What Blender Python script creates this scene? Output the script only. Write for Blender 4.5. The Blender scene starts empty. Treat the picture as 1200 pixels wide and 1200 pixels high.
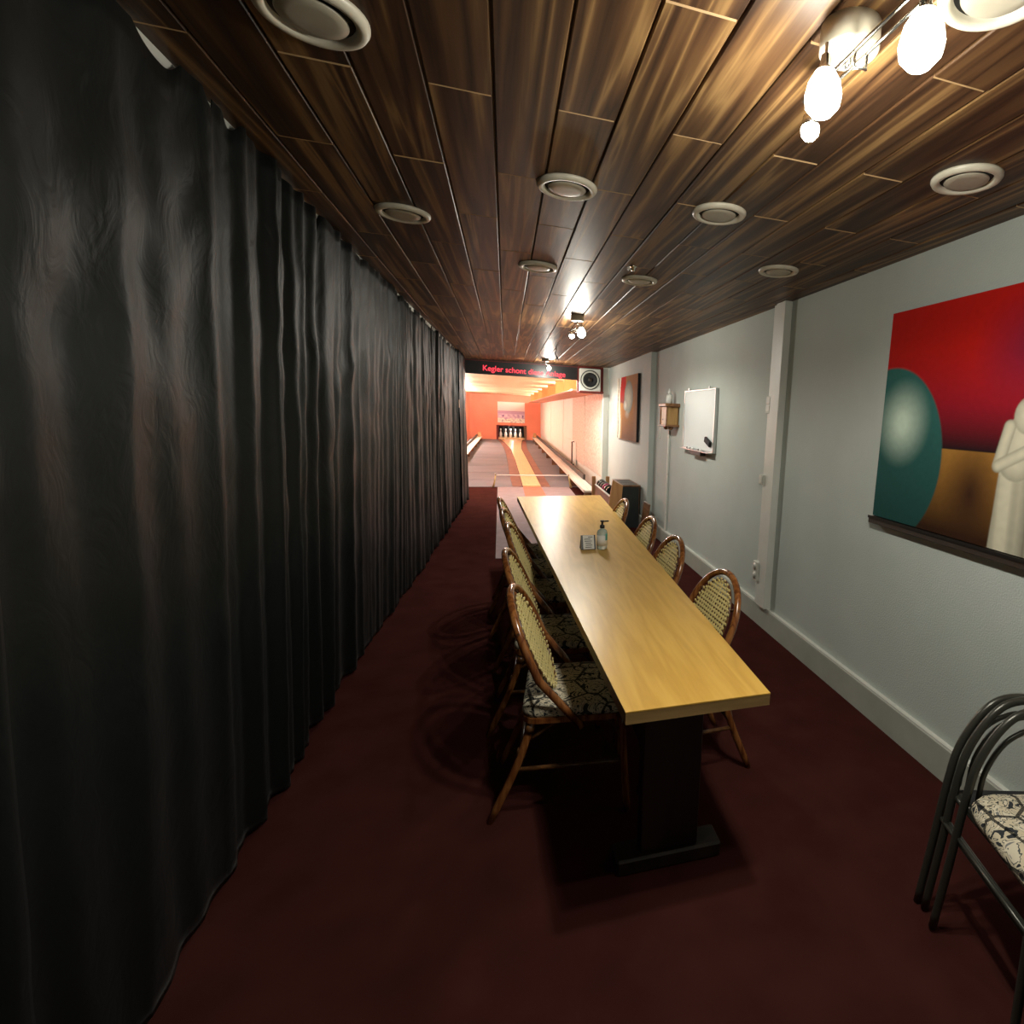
import bpy, math, random
from mathutils import Vector, Matrix, noise
random.seed(7)
sc = bpy.context.scene
R = math.radians
COL = sc.collection

# ---------------------------------------------------------------- camera
# the photograph is the left three quarters of a wider frame: the optical axis meets it at (800, 600) of 1200
cam_d = bpy.data.cameras.new('camera'); cam = bpy.data.objects.new('camera', cam_d); COL.objects.link(cam)
sc.camera = cam
FPX, YAW, PITCH, ROLL, EYE = 642.34, 0.316015, 0.171722, 0.0445025, 1.58
cam_d.sensor_fit = 'HORIZONTAL'; cam_d.sensor_width = 36.0
cam_d.lens = FPX * 36.0 / 1200.0
cam_d.shift_x = -200.0 / 1200.0; cam_d.clip_start = 0.02; cam_d.clip_end = 100
fwd = Vector((math.sin(YAW) * math.cos(PITCH), math.cos(YAW) * math.cos(PITCH), -math.sin(PITCH)))
right0 = Vector((math.cos(YAW), -math.sin(YAW), 0)); up0 = right0.cross(fwd)
right = right0 * math.cos(ROLL) + up0 * math.sin(ROLL)
up = up0 * math.cos(ROLL) - right0 * math.sin(ROLL)
m3 = Matrix((right, up, -fwd)).transposed()
cam.matrix_world = Matrix.Translation((0, 0, EYE)) @ m3.to_4x4()

# ---------------------------------------------------------------- world, exposure
w = bpy.data.worlds.new('world'); sc.world = w; w.use_nodes = True
w.node_tree.nodes['Background'].inputs[0].default_value = (0.5, 0.6, 0.8, 1)
w.node_tree.nodes['Background'].inputs[1].default_value = 0.0
sc.view_settings.view_transform = 'Standard'; sc.view_settings.look = 'None'
sc.view_settings.gamma = 1; sc.view_settings.exposure = 0.28
sc.view_settings.use_curve_mapping = False

def point(name, loc, power, color, rad=0.03):
    d = bpy.data.lights.new(name, 'POINT'); d.energy = power; d.color = color; d.shadow_soft_size = rad
    o = bpy.data.objects.new(name, d); COL.objects.link(o); o.location = loc; return o
def spot(name, loc, target, power, color, angle, blend=0.6, rad=0.025):
    d = bpy.data.lights.new(name, 'SPOT'); d.energy = power; d.color = color; d.shadow_soft_size = rad
    d.spot_size = R(angle); d.spot_blend = blend
    o = bpy.data.objects.new(name, d); COL.objects.link(o); o.location = loc
    o.rotation_euler = (Vector(target) - Vector(loc)).to_track_quat('-Z', 'Y').to_euler(); return o
WARM = (1.0, 0.965, 0.85)
COOL = (0.95, 0.97, 0.95)
LANE = (1.0, 0.95, 0.86)
# bulbs of the three ceiling fittings (the lamps themselves are built further down)
BULBS = [(0.630, 1.120, 2.265), (0.700, 0.915, 2.265), (0.690, 1.275, 2.262),
         (0.650, 5.10, 2.290), (0.600, 5.40, 2.285), (0.700, 9.60, 2.290)]
NEARP = 10.0
for i, b in enumerate(BULBS):
    p = (NEARP, NEARP * 0.8, NEARP, 14.0, 10.0, 27.0)[i]
    point('bulb_light', (b[0], b[1], b[2] - 0.06), p, WARM, 0.03)
    # the reflector throws most of its light downwards
    spot('reflector_light', (b[0], b[1], b[2] - 0.06), (b[0] + 0.0, b[1] + 0.001, 0), p * (2.1 if i < 3 else 2.2), WARM, 172, 0.35, 0.03)
# lamps hidden behind the orange baffles of the lane and behind the fascia
FINS = [11.8, 13.95, 16.5, 19.2, 21.6, 24.7, 27.7]
for y in FINS:
    point('lane_light', (1.50, y + 0.75, 2.10), 60 if y < 20 else 95, LANE, 0.14)
    
for y in (12.6, 15.5, 18.5, 21.5, 24.2, 26.2):       # presumed left lamps, out of sight; farthest ones added to brighten the far wall
    point('lane_light', (-1.60, y, 1.60), 58 if y < 20 else 90, LANE, 0.05)
point('lane_light', (0.1, 10.56, 2.20), 60, LANE, 0.03)
point('lane_light', (0.31, 30.72, 0.655), 9, LANE, 0.03)  # unseen lamp added under the pit top to brighten the pins
point('lane_light', (0.9, 10.56, 2.20), 60, LANE, 0.03)

# ---------------------------------------------------------------- materials
def newmat(name):
    m = bpy.data.materials.new(name); m.use_nodes = True
    nt = m.node_tree; return m, nt, nt.nodes['Principled BSDF']
def setp(b, color=None, rough=None, metal=None, spec=None, emis=None, estr=None):
    if color is not None: b.inputs['Base Color'].default_value = (*color, 1)
    if rough is not None: b.inputs['Roughness'].default_value = rough
    if metal is not None: b.inputs['Metallic'].default_value = metal
    if spec is not None: b.inputs['Specular IOR Level'].default_value = spec
    if emis is not None:
        b.inputs['Emission Color'].default_value = (*emis, 1); b.inputs['Emission Strength'].default_value = estr
def mottled(name, c1, c2, scale=8, rough=0.6, bump=0.0, metal=0.0, spec=0.5, stretch=(1, 1, 1), detail=4, bscale=None):
    m, nt, b = newmat(name); setp(b, rough=rough, metal=metal, spec=spec)
    tc = nt.nodes.new('ShaderNodeTexCoord'); mp = nt.nodes.new('ShaderNodeMapping'); mp.inputs['Scale'].default_value = stretch
    nt.links.new(tc.outputs['Object'], mp.inputs[0])
    n = nt.nodes.new('ShaderNodeTexNoise'); n.inputs['Scale'].default_value = scale; n.inputs['Detail'].default_value = detail
    nt.links.new(mp.outputs[0], n.inputs['Vector'])
    r = nt.nodes.new('ShaderNodeValToRGB'); r.color_ramp.elements[0].color = (*c1, 1); r.color_ramp.elements[1].color = (*c2, 1)
    r.color_ramp.elements[0].position = 0.3; r.color_ramp.elements[1].position = 0.7
    nt.links.new(n.outputs['Fac'], r.inputs[0]); nt.links.new(r.outputs[0], b.inputs['Base Color'])
    if bump:
        n2 = nt.nodes.new('ShaderNodeTexNoise'); n2.inputs['Scale'].default_value = bscale or scale * 12
        nt.links.new(mp.outputs[0], n2.inputs['Vector'])
        bp = nt.nodes.new('ShaderNodeBump'); bp.inputs['Strength'].default_value = bump; bp.inputs['Distance'].default_value = 0.01
        nt.links.new(n2.outputs['Fac'], bp.inputs['Height']); nt.links.new(bp.outputs[0], b.inputs['Normal'])
    return m
def wood(name, stops, axis='Y', scale=1.0, rough=0.4, warp=1.0, random_obj=False, bump=0.15, coat=0.0, stretch=0.09):
    """grain lines running along the given axis"""
    m, nt, b = newmat(name); setp(b, rough=rough)
    b.inputs['Coat Weight'].default_value = coat; b.inputs['Coat Roughness'].default_value = 0.2
    L = nt.links
    tc = nt.nodes.new('ShaderNodeTexCoord'); mp = nt.nodes.new('ShaderNodeMapping')
    s = {'X': (stretch, 1, 1), 'Y': (1, stretch, 1), 'Z': (1, 1, stretch)}[axis]
    mp.inputs['Scale'].default_value = s
    src = tc.outputs['Object']
    if random_obj:
        oi = nt.nodes.new('ShaderNodeObjectInfo'); mul = nt.nodes.new('ShaderNodeVectorMath'); mul.operation = 'SCALE'
        cx = nt.nodes.new('ShaderNodeCombineXYZ')
        for k in range(3): L.new(oi.outputs['Random'], cx.inputs[k])
        L.new(cx.outputs[0], mul.inputs[0]); mul.inputs['Scale'].default_value = 37.0
        add = nt.nodes.new('ShaderNodeVectorMath'); add.operation = 'ADD'
        L.new(src, add.inputs[0]); L.new(mul.outputs[0], add.inputs[1]); src = add.outputs[0]
    L.new(src, mp.inputs[0])
    n = nt.nodes.new('ShaderNodeTexNoise'); n.inputs['Scale'].default_value = 4.5 * scale; n.inputs['Detail'].default_value = 3
    n.inputs['Distortion'].default_value = 0.6 * warp
    L.new(mp.outputs[0], n.inputs['Vector'])
    mm = nt.nodes.new('ShaderNodeMath'); mm.operation = 'MULTIPLY'; mm.inputs[1].default_value = 11.0
    L.new(n.outputs['Fac'], mm.inputs[0])
    fr = nt.nodes.new('ShaderNodeMath'); fr.operation = 'PINGPONG'; fr.inputs[1].default_value = 1.0
    L.new(mm.outputs[0], fr.inputs[0])
    fn = nt.nodes.new('ShaderNodeTexNoise'); fn.inputs['Scale'].default_value = 90 * scale; fn.inputs['Detail'].default_value = 2
    L.new(mp.outputs[0], fn.inputs['Vector'])
    mx = nt.nodes.new('ShaderNodeMath'); mx.operation = 'MULTIPLY_ADD'; mx.inputs[1].default_value = 0.35; 
    L.new(fn.outputs['Fac'], mx.inputs[0]); 
    sc2 = nt.nodes.new('ShaderNodeMath'); sc2.operation = 'MULTIPLY'; sc2.inputs[1].default_value = 0.8
    L.new(fr.outputs[0], sc2.inputs[0]); L.new(sc2.outputs[0], mx.inputs[2])
    r = nt.nodes.new('ShaderNodeValToRGB')
    while len(r.color_ramp.elements) < len(stops): r.color_ramp.elements.new(0.5)
    for e, (p, c) in zip(r.color_ramp.elements, stops): e.position = p; e.color = (*c, 1)
    L.new(mx.outputs[0], r.inputs[0])
    out = r.outputs[0]
    if random_obj:
        hs = nt.nodes.new('ShaderNodeHueSaturation'); mr = nt.nodes.new('ShaderNodeMapRange')
        mr.inputs['To Min'].default_value = 0.82; mr.inputs['To Max'].default_value = 1.18
        L.new(oi.outputs['Random'], mr.inputs[0]); L.new(mr.outputs[0], hs.inputs['Value']); L.new(out, hs.inputs['Color']); out = hs.outputs[0]
    L.new(out, b.inputs['Base Color'])
    if bump:
        bp = nt.nodes.new('ShaderNodeBump'); bp.inputs['Strength'].default_value = bump; bp.inputs['Distance'].default_value = 0.002
        L.new(mx.outputs[0], bp.inputs['Height']); L.new(bp.outputs[0], b.inputs['Normal'])
    return m
def plain(name, color, rough=0.5, metal=0.0, spec=0.5, emis=None, estr=0):
    m, nt, b = newmat(name); setp(b, color, rough, metal, spec, emis, estr)
    n = nt.nodes.new('ShaderNodeTexNoise'); n.inputs['Scale'].default_value = 30
    mr = nt.nodes.new('ShaderNodeMapRange'); mr.inputs['To Min'].default_value = max(0.02, rough - 0.05); mr.inputs['To Max'].default_value = min(1, rough + 0.05)
    tc = nt.nodes.new('ShaderNodeTexCoord'); nt.links.new(tc.outputs['Object'], n.inputs['Vector'])
    nt.links.new(n.outputs['Fac'], mr.inputs[0]); nt.links.new(mr.outputs[0], b.inputs['Roughness'])
    return m
M = {}
M['plank'] = wood('walnut_plank', [(0.10, (0.022, 0.010, 0.005)), (0.40, (0.065, 0.030, 0.013)), (0.70, (0.115, 0.058, 0.023)), (0.97, (0.26, 0.15, 0.058))],
                  scale=1.7, rough=0.44, random_obj=True, bump=0.12, stretch=0.035)
M['plank'].node_tree.nodes['Principled BSDF'].inputs['Specular IOR Level'].default_value = 0.26
M['plank_end'] = plain('plank_end', (0.42, 0.27, 0.13), 0.6)
M['groove'] = plain('groove_wood', (0.16, 0.10, 0.05), 0.7)
M['beech'] = wood('beech_laminate', [(0.1, (0.53, 0.305, 0.060)), (0.5, (0.58, 0.34, 0.070)), (0.95, (0.63, 0.38, 0.085))], scale=2.2, rough=0.33, bump=0.03, warp=0.3)
M['beech'].node_tree.nodes['Principled BSDF'].inputs['Specular IOR Level'].default_value = 0.2
M['beech_edge'] = wood('beech_edge', [(0.1, (0.27, 0.165, 0.065)), (0.9, (0.37, 0.23, 0.09))], axis='X', scale=2.0, rough=0.45, bump=0.03, warp=0.3)
M['dark_wood'] = wood('dark_pedestal_wood', [(0.1, (0.012, 0.008, 0.006)), (0.9, (0.03, 0.02, 0.014))], axis='Z', rough=0.4)
M['rattan'] = wood('lacquered_rattan', [(0.1, (0.10, 0.028, 0.008)), (0.5, (0.20, 0.068, 0.018)), (0.95, (0.30, 0.12, 0.035))], axis='Z', scale=3, rough=0.18, coat=0.5, bump=0.0)
M['cane'] = plain('pale_cane', (0.74, 0.62, 0.26), 0.45)
M['wrap'] = mottled('rattan_wrapping', (0.05, 0.02, 0.008), (0.16, 0.07, 0.02), scale=60, rough=0.35)
M['orange_wood'] = wood('orange_oak', [(0.1, (0.50, 0.24, 0.09)), (0.9, (0.62, 0.33, 0.13))], axis='Z', rough=0.45, bump=0.03)
M['brown_wood'] = wood('brown_oak', [(0.1, (0.13, 0.055, 0.022)), (0.9, (0.25, 0.12, 0.05))], axis='Y', rough=0.45, bump=0.05)
M['sconce_wood'] = wood('lantern_wood', [(0.1, (0.20, 0.10, 0.03)), (0.9, (0.42, 0.25, 0.09))], axis='Z', scale=2, rough=0.45)
M['lane_wood'] = wood('lane_wood', [(0.1, (0.74, 0.48, 0.24)), (0.9, (0.86, 0.60, 0.32))], rough=0.3, scale=2, bump=0.0, warp=0.2)
M['ceiling_wood'] = wood('pale_ceiling_wood', [(0.1, (0.62, 0.48, 0.27)), (0.9, (0.80, 0.66, 0.42))], axis='X', scale=1.2, rough=0.5, bump=0.0)
M['carpet'] = mottled('burgundy_carpet', (0.048, 0.0145, 0.0125), (0.066, 0.020, 0.017), scale=5, rough=1.0, bump=0.4, bscale=900, spec=0.0)
M['grey_carpet'] = mottled('grey_carpet', (0.185, 0.18, 0.205), (0.235, 0.225, 0.25), scale=1.2, rough=0.9, bump=0.2, bscale=300, spec=0.1, stretch=(0.3, 1, 1))
M['mauve'] = mottled('mauve_carpet', (0.32, 0.235, 0.245), (0.38, 0.285, 0.295), scale=6, rough=0.9, bump=0.3, bscale=500, spec=0.15)
M['coral_stripe'] = mottled('coral_stripe', (0.55, 0.16, 0.10), (0.62, 0.20, 0.13), scale=6, rough=0.7, spec=0.2)
M['gutter'] = mottled('brown_gutter', (0.15, 0.048, 0.038), (0.25, 0.095, 0.075), scale=3, rough=0.5)
M['wall'] = mottled('grey_wall_paint', (0.49, 0.54, 0.505), (0.53, 0.58, 0.545), scale=3, rough=0.75, bump=0.25, bscale=140)
M['white_paint'] = mottled('white_gloss_paint', (0.66, 0.67, 0.61), (0.74, 0.75, 0.69), scale=5, rough=0.4)
M['baseboard'] = mottled('grey_skirting_paint', (0.38, 0.40, 0.35), (0.46, 0.48, 0.42), scale=4, rough=0.5)
M['vent'] = mottled('ivory_enamel', (0.58, 0.54, 0.43), (0.70, 0.66, 0.54), scale=14, rough=0.38)
M['vent_disc'] = mottled('ivory_disc', (0.36, 0.33, 0.26), (0.46, 0.42, 0.33), scale=10, rough=0.4)
M['black'] = plain('black_plastic', (0.010, 0.010, 0.011), 0.35)
M['matte_black'] = plain('matte_black', (0.012, 0.012, 0.014), 0.7)
M['black_panel'] = mottled('black_laminate', (0.008, 0.010, 0.010), (0.02, 0.024, 0.024), scale=6, rough=0.45)
M['chrome'] = plain('brushed_nickel', (0.70, 0.68, 0.63), 0.22, metal=1.0)
M['bulb'] = plain('lit_bulb', (1, 1, 1), 0.3, emis=(1.0, 0.93, 0.76), estr=26)
M['alu'] = plain('aluminium', (0.55, 0.56, 0.56), 0.35, metal=0.9)
M['board_white'] = plain('whiteboard_enamel', (0.74, 0.80, 0.80), 0.5, spec=0.2)
M['brown_plastic'] = plain('brown_plastic', (0.035, 0.024, 0.018), 0.55)
M['coral'] = mottled('coral_paint', (0.86, 0.28, 0.18), (0.90, 0.33, 0.21), scale=1.5, rough=0.8)
M['orange'] = mottled('orange_paint', (0.88, 0.26, 0.06), (0.93, 0.31, 0.09), scale=2, rough=0.7)
M['soffit'] = mottled('salmon_paint', (0.72, 0.30, 0.20), (0.78, 0.36, 0.25), scale=2, rough=0.7)
M['dark_red'] = plain('dark_red_paint', (0.16, 0.012, 0.008), 0.6)
M['lane_white'] = mottled('cream_panel', (0.84, 0.82, 0.74), (0.89, 0.87, 0.80), scale=3, rough=0.7)
M['stipple'] = mottled('stippled_plaster', (0.60, 0.46, 0.37), (0.88, 0.80, 0.70), scale=22, rough=0.85, bump=0.6, bscale=40, detail=6)
M['rail_white'] = mottled('white_rail', (0.66, 0.60, 0.52), (0.80, 0.75, 0.68), scale=5, rough=0.4, stretch=(1, .2, 1))
M['pin'] = plain('pin_white', (0.92, 0.90, 0.86), 0.25)
M['pin_red'] = plain('pin_band', (0.5, 0.03, 0.03), 0.3)
M['ball_black'] = plain('ball_black', (0.012, 0.012, 0.015), 0.12)
M['ball_magenta'] = plain('ball_magenta', (0.35, 0.03, 0.10), 0.15)
M['brass'] = plain('dull_brass', (0.55, 0.42, 0.18), 0.35, metal=0.7)
M['white_plastic'] = plain('white_plastic', (0.62, 0.63, 0.56), 0.35)
M['candle'] = plain('white_candle', (0.80, 0.80, 0.76), 0.4)
M['charcoal_tube'] = plain('charcoal_metal', (0.055, 0.055, 0.045), 0.30, metal=0.4)
M['led_black'] = mottled('led_board_black', (0.008, 0.008, 0.009), (0.018, 0.017, 0.018), scale=3, rough=0.35)
M['led_red'] = plain('led_red', (0.4, 0.01, 0.02), 0.5, emis=(1.0, 0.06, 0.09), estr=1.1)
M['liquid'] = plain('clear_gel', (0.62, 0.74, 0.70), 0.08)
M['liquid'].node_tree.nodes['Principled BSDF'].inputs['Transmission Weight'].default_value = 0.6
M['label_teal'] = plain('teal_label', (0.05, 0.30, 0.25), 0.4)
M['paper'] = plain('white_card', (0.68, 0.67, 0.62), 0.6)
M['ink'] = plain('ink', (0.03, 0.03, 0.03), 0.6)
M['tan'] = plain('tan_card', (0.34, 0.18, 0.07), 0.6)
# black satin
def satin():
    m, nt, b = newmat('black_satin'); L = nt.links
    setp(b, (0.005, 0.0065, 0.0065), 0.5, spec=0.25)
    b.inputs['Sheen Weight'].default_value = 0.02; b.inputs['Sheen Roughness'].default_value = 0.4
    tc = nt.nodes.new('ShaderNodeTexCoord'); mp = nt.nodes.new('ShaderNodeMapping'); mp.inputs['Scale'].default_value = (1, 1.6, 1.0)
    L.new(tc.outputs['Object'], mp.inputs[0])
    n = nt.nodes.new('ShaderNodeTexNoise'); n.inputs['Scale'].default_value = 3.0; n.inputs['Detail'].default_value = 2.5; n.inputs['Distortion'].default_value = 0.5
    L.new(mp.outputs[0], n.inputs['Vector'])
    bp = nt.nodes.new('ShaderNodeBump'); bp.inputs['Strength'].default_value = 0.22; bp.inputs['Distance'].default_value = 0.03
    n2 = nt.nodes.new('ShaderNodeTexNoise'); n2.inputs['Scale'].default_value = 7.0; n2.inputs['Detail'].default_value = 3; n2.inputs['Distortion'].default_value = 2.2
    L.new(mp.outputs[0], n2.inputs['Vector'])
    bp2 = nt.nodes.new('ShaderNodeBump'); bp2.inputs['Strength'].default_value = 0.22; bp2.inputs['Distance'].default_value = 0.012
    L.new(n.outputs['Fac'], bp.inputs['Height']); L.new(n2.outputs['Fac'], bp2.inputs['Height']); L.new(bp.outputs[0], bp2.inputs['Normal']); L.new(bp2.outputs[0], b.inputs['Normal'])
    return m
M['satin'] = satin()
# newsprint-patterned seat fabric
def newsprint():
    m, nt, b = newmat('newsprint_fabric'); L = nt.links; setp(b, rough=0.8, spec=0.2)
    tc = nt.nodes.new('ShaderNodeTexCoord')
    def add(node, **k):
        n = nt.nodes.new(node)
        for a, v in k.items():
            n.inputs[a].default_value = v
        return n
    vo = add('ShaderNodeTexVoronoi', Scale=8.0); vo.distance = 'CHEBYCHEV'; L.new(tc.outputs['Object'], vo.inputs['Vector'])
    ve = add('ShaderNodeTexVoronoi', Scale=8.0); ve.feature = 'DISTANCE_TO_EDGE'; L.new(tc.outputs['Object'], ve.inputs['Vector'])
    n = add('ShaderNodeTexNoise', Scale=15.0, Detail=1.5, Distortion=3.0); L.new(tc.outputs['Object'], n.inputs['Vector'])
    r1 = nt.nodes.new('ShaderNodeValToRGB'); r1.color_ramp.interpolation = 'CONSTANT'
    cols = [(0, (0.03, 0.035, 0.04)), (0.40, (0.60, 0.53, 0.38)), (0.52, (0.07, 0.08, 0.08)), (0.56, (0.66, 0.60, 0.46)), (0.68, (0.20, 0.20, 0.19))]
    while len(r1.color_ramp.elements) < 5: r1.color_ramp.elements.new(0.5)
    for e, (p, c) in zip(r1.color_ramp.elements, cols): e.position = p; e.color = (*c, 1)
    L.new(n.outputs['Fac'], r1.inputs[0])
    r2 = nt.nodes.new('ShaderNodeValToRGB'); r2.color_ramp.interpolation = 'CONSTANT'
    r2.color_ramp.elements[0].color = (0.04, 0.04, 0.05, 1); r2.color_ramp.elements[1].color = (1, 1, 1, 1); r2.color_ramp.elements[1].position = 0.035
    L.new(ve.outputs['Distance'], r2.inputs[0])
    mx = nt.nodes.new('ShaderNodeMix'); mx.data_type = 'RGBA'; mx.blend_type = 'MULTIPLY'; mx.inputs[0].default_value = 0.9
    L.new(r1.outputs[0], mx.inputs[6]); L.new(r2.outputs[0], mx.inputs[7]); L.new(mx.outputs[2], b.inputs['Base Color'])
    return m
M['newsprint'] = newsprint()
def attr_mat(name, rough=0.55):
    m, nt, b = newmat(name); setp(b, rough=0.8, spec=0.08)
    a = nt.nodes.new('ShaderNodeVertexColor'); a.layer_name = 'print'
    nt.links.new(a.outputs[0], b.inputs['Base Color'])
    n = nt.nodes.new('ShaderNodeTexNoise'); n.inputs['Scale'].default_value = 500
    bp = nt.nodes.new('ShaderNodeBump'); bp.inputs['Strength'].default_value = 0.1; bp.inputs['Distance'].default_value = 0.001
    nt.links.new(n.outputs['Fac'], bp.inputs['Height']); nt.links.new(bp.outputs[0], b.inputs['Normal'])
    return m
M['print'] = attr_mat('canvas_print')

# ---------------------------------------------------------------- mesh helpers
class MB:
    def __init__(s): s.v = []; s.f = []; s.sm = []; s.mi = []; s.cur = 0
    def add(s, vs, fs, smooth=False):
        o = len(s.v); s.v += [tuple(v) for v in vs]
        for f in fs: s.f.append(tuple(i + o for i in f)); s.sm.append(smooth); s.mi.append(s.cur)
        return s
    def box(s, x0, x1, y0, y1, z0, z1, b=0.0):
        if b > 0:   # chamfered box: an inner box on every face, joined
            X, Y, Z = (x0, x1), (y0, y1), (z0, z1); vs = []; idx = {}
            for i in (0, 1):
                for j in (0, 1):
                    for k in (0, 1):
                        sx = b if i == 0 else -b; sy = b if j == 0 else -b; sz = b if k == 0 else -b
                        for a in range(3):
                            p = [X[i] + sx, Y[j] + sy, Z[k] + sz]; p[a] = (X[i], Y[j], Z[k])[a]
                            idx[(i, j, k, a)] = len(vs); vs.append(p)
            fs = []
            for a in range(3):
                u, w_ = [(1, 2), (0, 2), (0, 1)][a]
                for e in (0, 1):
                    q = []
                    for (p, r) in ((0, 0), (1, 0), (1, 1), (0, 1)):
                        c = [0, 0, 0]; c[a] = e; c[u] = p; c[w_] = r; q.append(idx[(*c, a)])
                    fs.append(q)
            for a in range(3):       # edges along axis a
                u, w_ = [(1, 2), (0, 2), (0, 1)][a]
                for p in (0, 1):
                    for r in (0, 1):
                        c0 = [0, 0, 0]; c0[u] = p; c0[w_] = r; c1 = list(c0); c1[a] = 1
                        fs.append([idx[(*c0, u)], idx[(*c1, u)], idx[(*c1, w_)], idx[(*c0, w_)]])
            for i in (0, 1):
                for j in (0, 1):
                    for k in (0, 1): fs.append([idx[(i, j, k, 0)], idx[(i, j, k, 1)], idx[(i, j, k, 2)]])
            return s.add(vs, fs)
        vs = [(x, y, z) for x in (x0, x1) for y in (y0, y1) for z in (z0, z1)]
        return s.add(vs, [(0, 1, 3, 2), (4, 6, 7, 5), (0, 4, 5, 1), (2, 3, 7, 6), (0, 2, 6, 4), (1, 5, 7, 3)])
    def prism(s, poly, z0, z1):      # polygon in XY extruded in z
        n = len(poly); vs = [(x, y, z0) for x, y in poly] + [(x, y, z1) for x, y in poly]
        fs = [tuple(range(n))[::-1], tuple(range(n, 2 * n))] + [(i, (i + 1) % n, n + (i + 1) % n, n + i) for i in range(n)]
        return s.add(vs, fs)
    def tube(s, pts, r, n=8, cap=True, closed=False):
        pts = [Vector(p) for p in pts]; m = len(pts)
        rr = r if isinstance(r, (list, tuple)) else [r] * m
        vs = []; nrm = None
        for i, p in enumerate(pts):
            if closed: t = pts[(i + 1) % m] - pts[i - 1]
            else: t = pts[min(i + 1, m - 1)] - pts[max(i - 1, 0)]
            t.normalize()
            if nrm is None:
                nrm = t.orthogonal().normalized()
            nrm = (nrm - t * nrm.dot(t)).normalized(); bn = t.cross(nrm)
            for k in range(n):
                a = 2 * math.pi * k / n; vs.append(p + (nrm * math.cos(a) + bn * math.sin(a)) * rr[i])
        fs = []
        for i in range(m if closed else m - 1):
            j = (i + 1) % m
            for k in range(n): fs.append((i * n + k, i * n + (k + 1) % n, j * n + (k + 1) % n, j * n + k))
        s.add(vs, fs, True)
        if cap and not closed:
            o = len(s.v) - len(vs)
            s.f.append(tuple(range(o, o + n))[::-1]); s.sm.append(False); s.mi.append(s.cur)
            s.f.append(tuple(range(o + (m - 1) * n, o + m * n))); s.sm.append(False); s.mi.append(s.cur)
        return s
    def lathe(s, prof, n=24, loc=(0, 0, 0), axis='Z', smooth=True, sy=1.0):
        vs = []; m = len(prof)
        for r, h in prof:
            for k in range(n):
                a = 2 * math.pi * k / n; x, y = r * math.cos(a), r * math.sin(a) * sy
                p = {'Z': (x, y, h), 'Y': (x, h, y), 'X': (h, x, y)}[axis]
                vs.append((p[0] + loc[0], p[1] + loc[1], p[2] + loc[2]))
        fs = []
        for i in range(m - 1):
            for k in range(n): fs.append((i * n + k, i * n + (k + 1) % n, (i + 1) * n + (k + 1) % n, (i + 1) * n + k))
        fs.append(tuple(range(n))[::-1]); fs.append(tuple(range((m - 1) * n, m * n)))
        return s.add(vs, fs, smooth)
    def xform(s, mat):
        s.v = [tuple(mat @ Vector(v)) for v in s.v]; return s
    def mesh(s, name, mats):
        me = bpy.data.meshes.new(name); me.from_pydata(s.v, [], s.f)
        for m in (mats if isinstance(mats, (list, tuple)) else [mats]): me.materials.append(m)
        me.polygons.foreach_set('use_smooth', s.sm); me.polygons.foreach_set('material_index', s.mi)
        me.update()
        import bmesh
        bm = bmesh.new(); bm.from_mesh(me); bmesh.ops.recalc_face_normals(bm, faces=bm.faces); bm.to_mesh(me); bm.free()
        return me
    def build(s, name, mats, parent=None, loc=None):
        o = bpy.data.objects.new(name, s.mesh(name, mats)); COL.objects.link(o)
        if parent: o.parent = parent
        if loc: o.location = loc
        return o
def tag(o, label, cat, group=None, kind=None):
    if label: o['label'] = label
    if cat: o['category'] = cat
    if group: o['group'] = group
    if kind: o['kind'] = kind
    return o
def struct(o, label=None):
    o['kind'] = 'structure'
    if label: o['label'] = label
    return o
def empty(name, loc=(0, 0, 0), rz=0, label=None, cat=None, group=None):
    o = bpy.data.objects.new(name, None); COL.objects.link(o); o.location = loc; o.rotation_euler = (0, 0, rz); o.empty_display_size = 0.05
    return tag(o, label, cat, group)
def share(name, me, parent=None, loc=(0, 0, 0), rot=(0, 0, 0)):
    o = bpy.data.objects.new(name, me); COL.objects.link(o); o.location = loc; o.rotation_euler = rot
    if parent: o.parent = parent
    return o
def copy_tree(o, parent=None):
    c = o.copy(); COL.objects.link(c); c.parent = parent
    for ch in list(o.children): copy_tree(ch, c)
    return c
def smoothpts(pts, k=6):
    """Catmull-Rom through the points"""
    P = [Vector(p) for p in pts]; P = [P[0] * 2 - P[1]] + P + [P[-1] * 2 - P[-2]]; out = []
    for i in range(1, len(P) - 2):
        a, b, c, d = P[i - 1:i + 3]
        for j in range(k):
            t = j / k
            out.append(0.5 * ((2 * b) + (c - a) * t + (2 * a - 5 * b + 4 * c - d) * t * t + (3 * b - a - 3 * c + d) * t ** 3))
    out.append(P[-2]); return out

# ---------------------------------------------------------------- the room
CEIL, WR, WR2, YB, YF = 2.40, 1.90, 1.83, 10.30, -1.6
struct(MB().box(-1.7, 2.1, YF, 11.75, -0.1, 0).build('floor', M['carpet']), 'burgundy carpet floor of the seating room')
ceil = struct(MB().box(-1.1, 2.1, YF, YB + 0.1, CEIL + 0.012, CEIL + 0.1).build('ceiling', M['groove']), 'dark brown wood plank ceiling')
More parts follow.
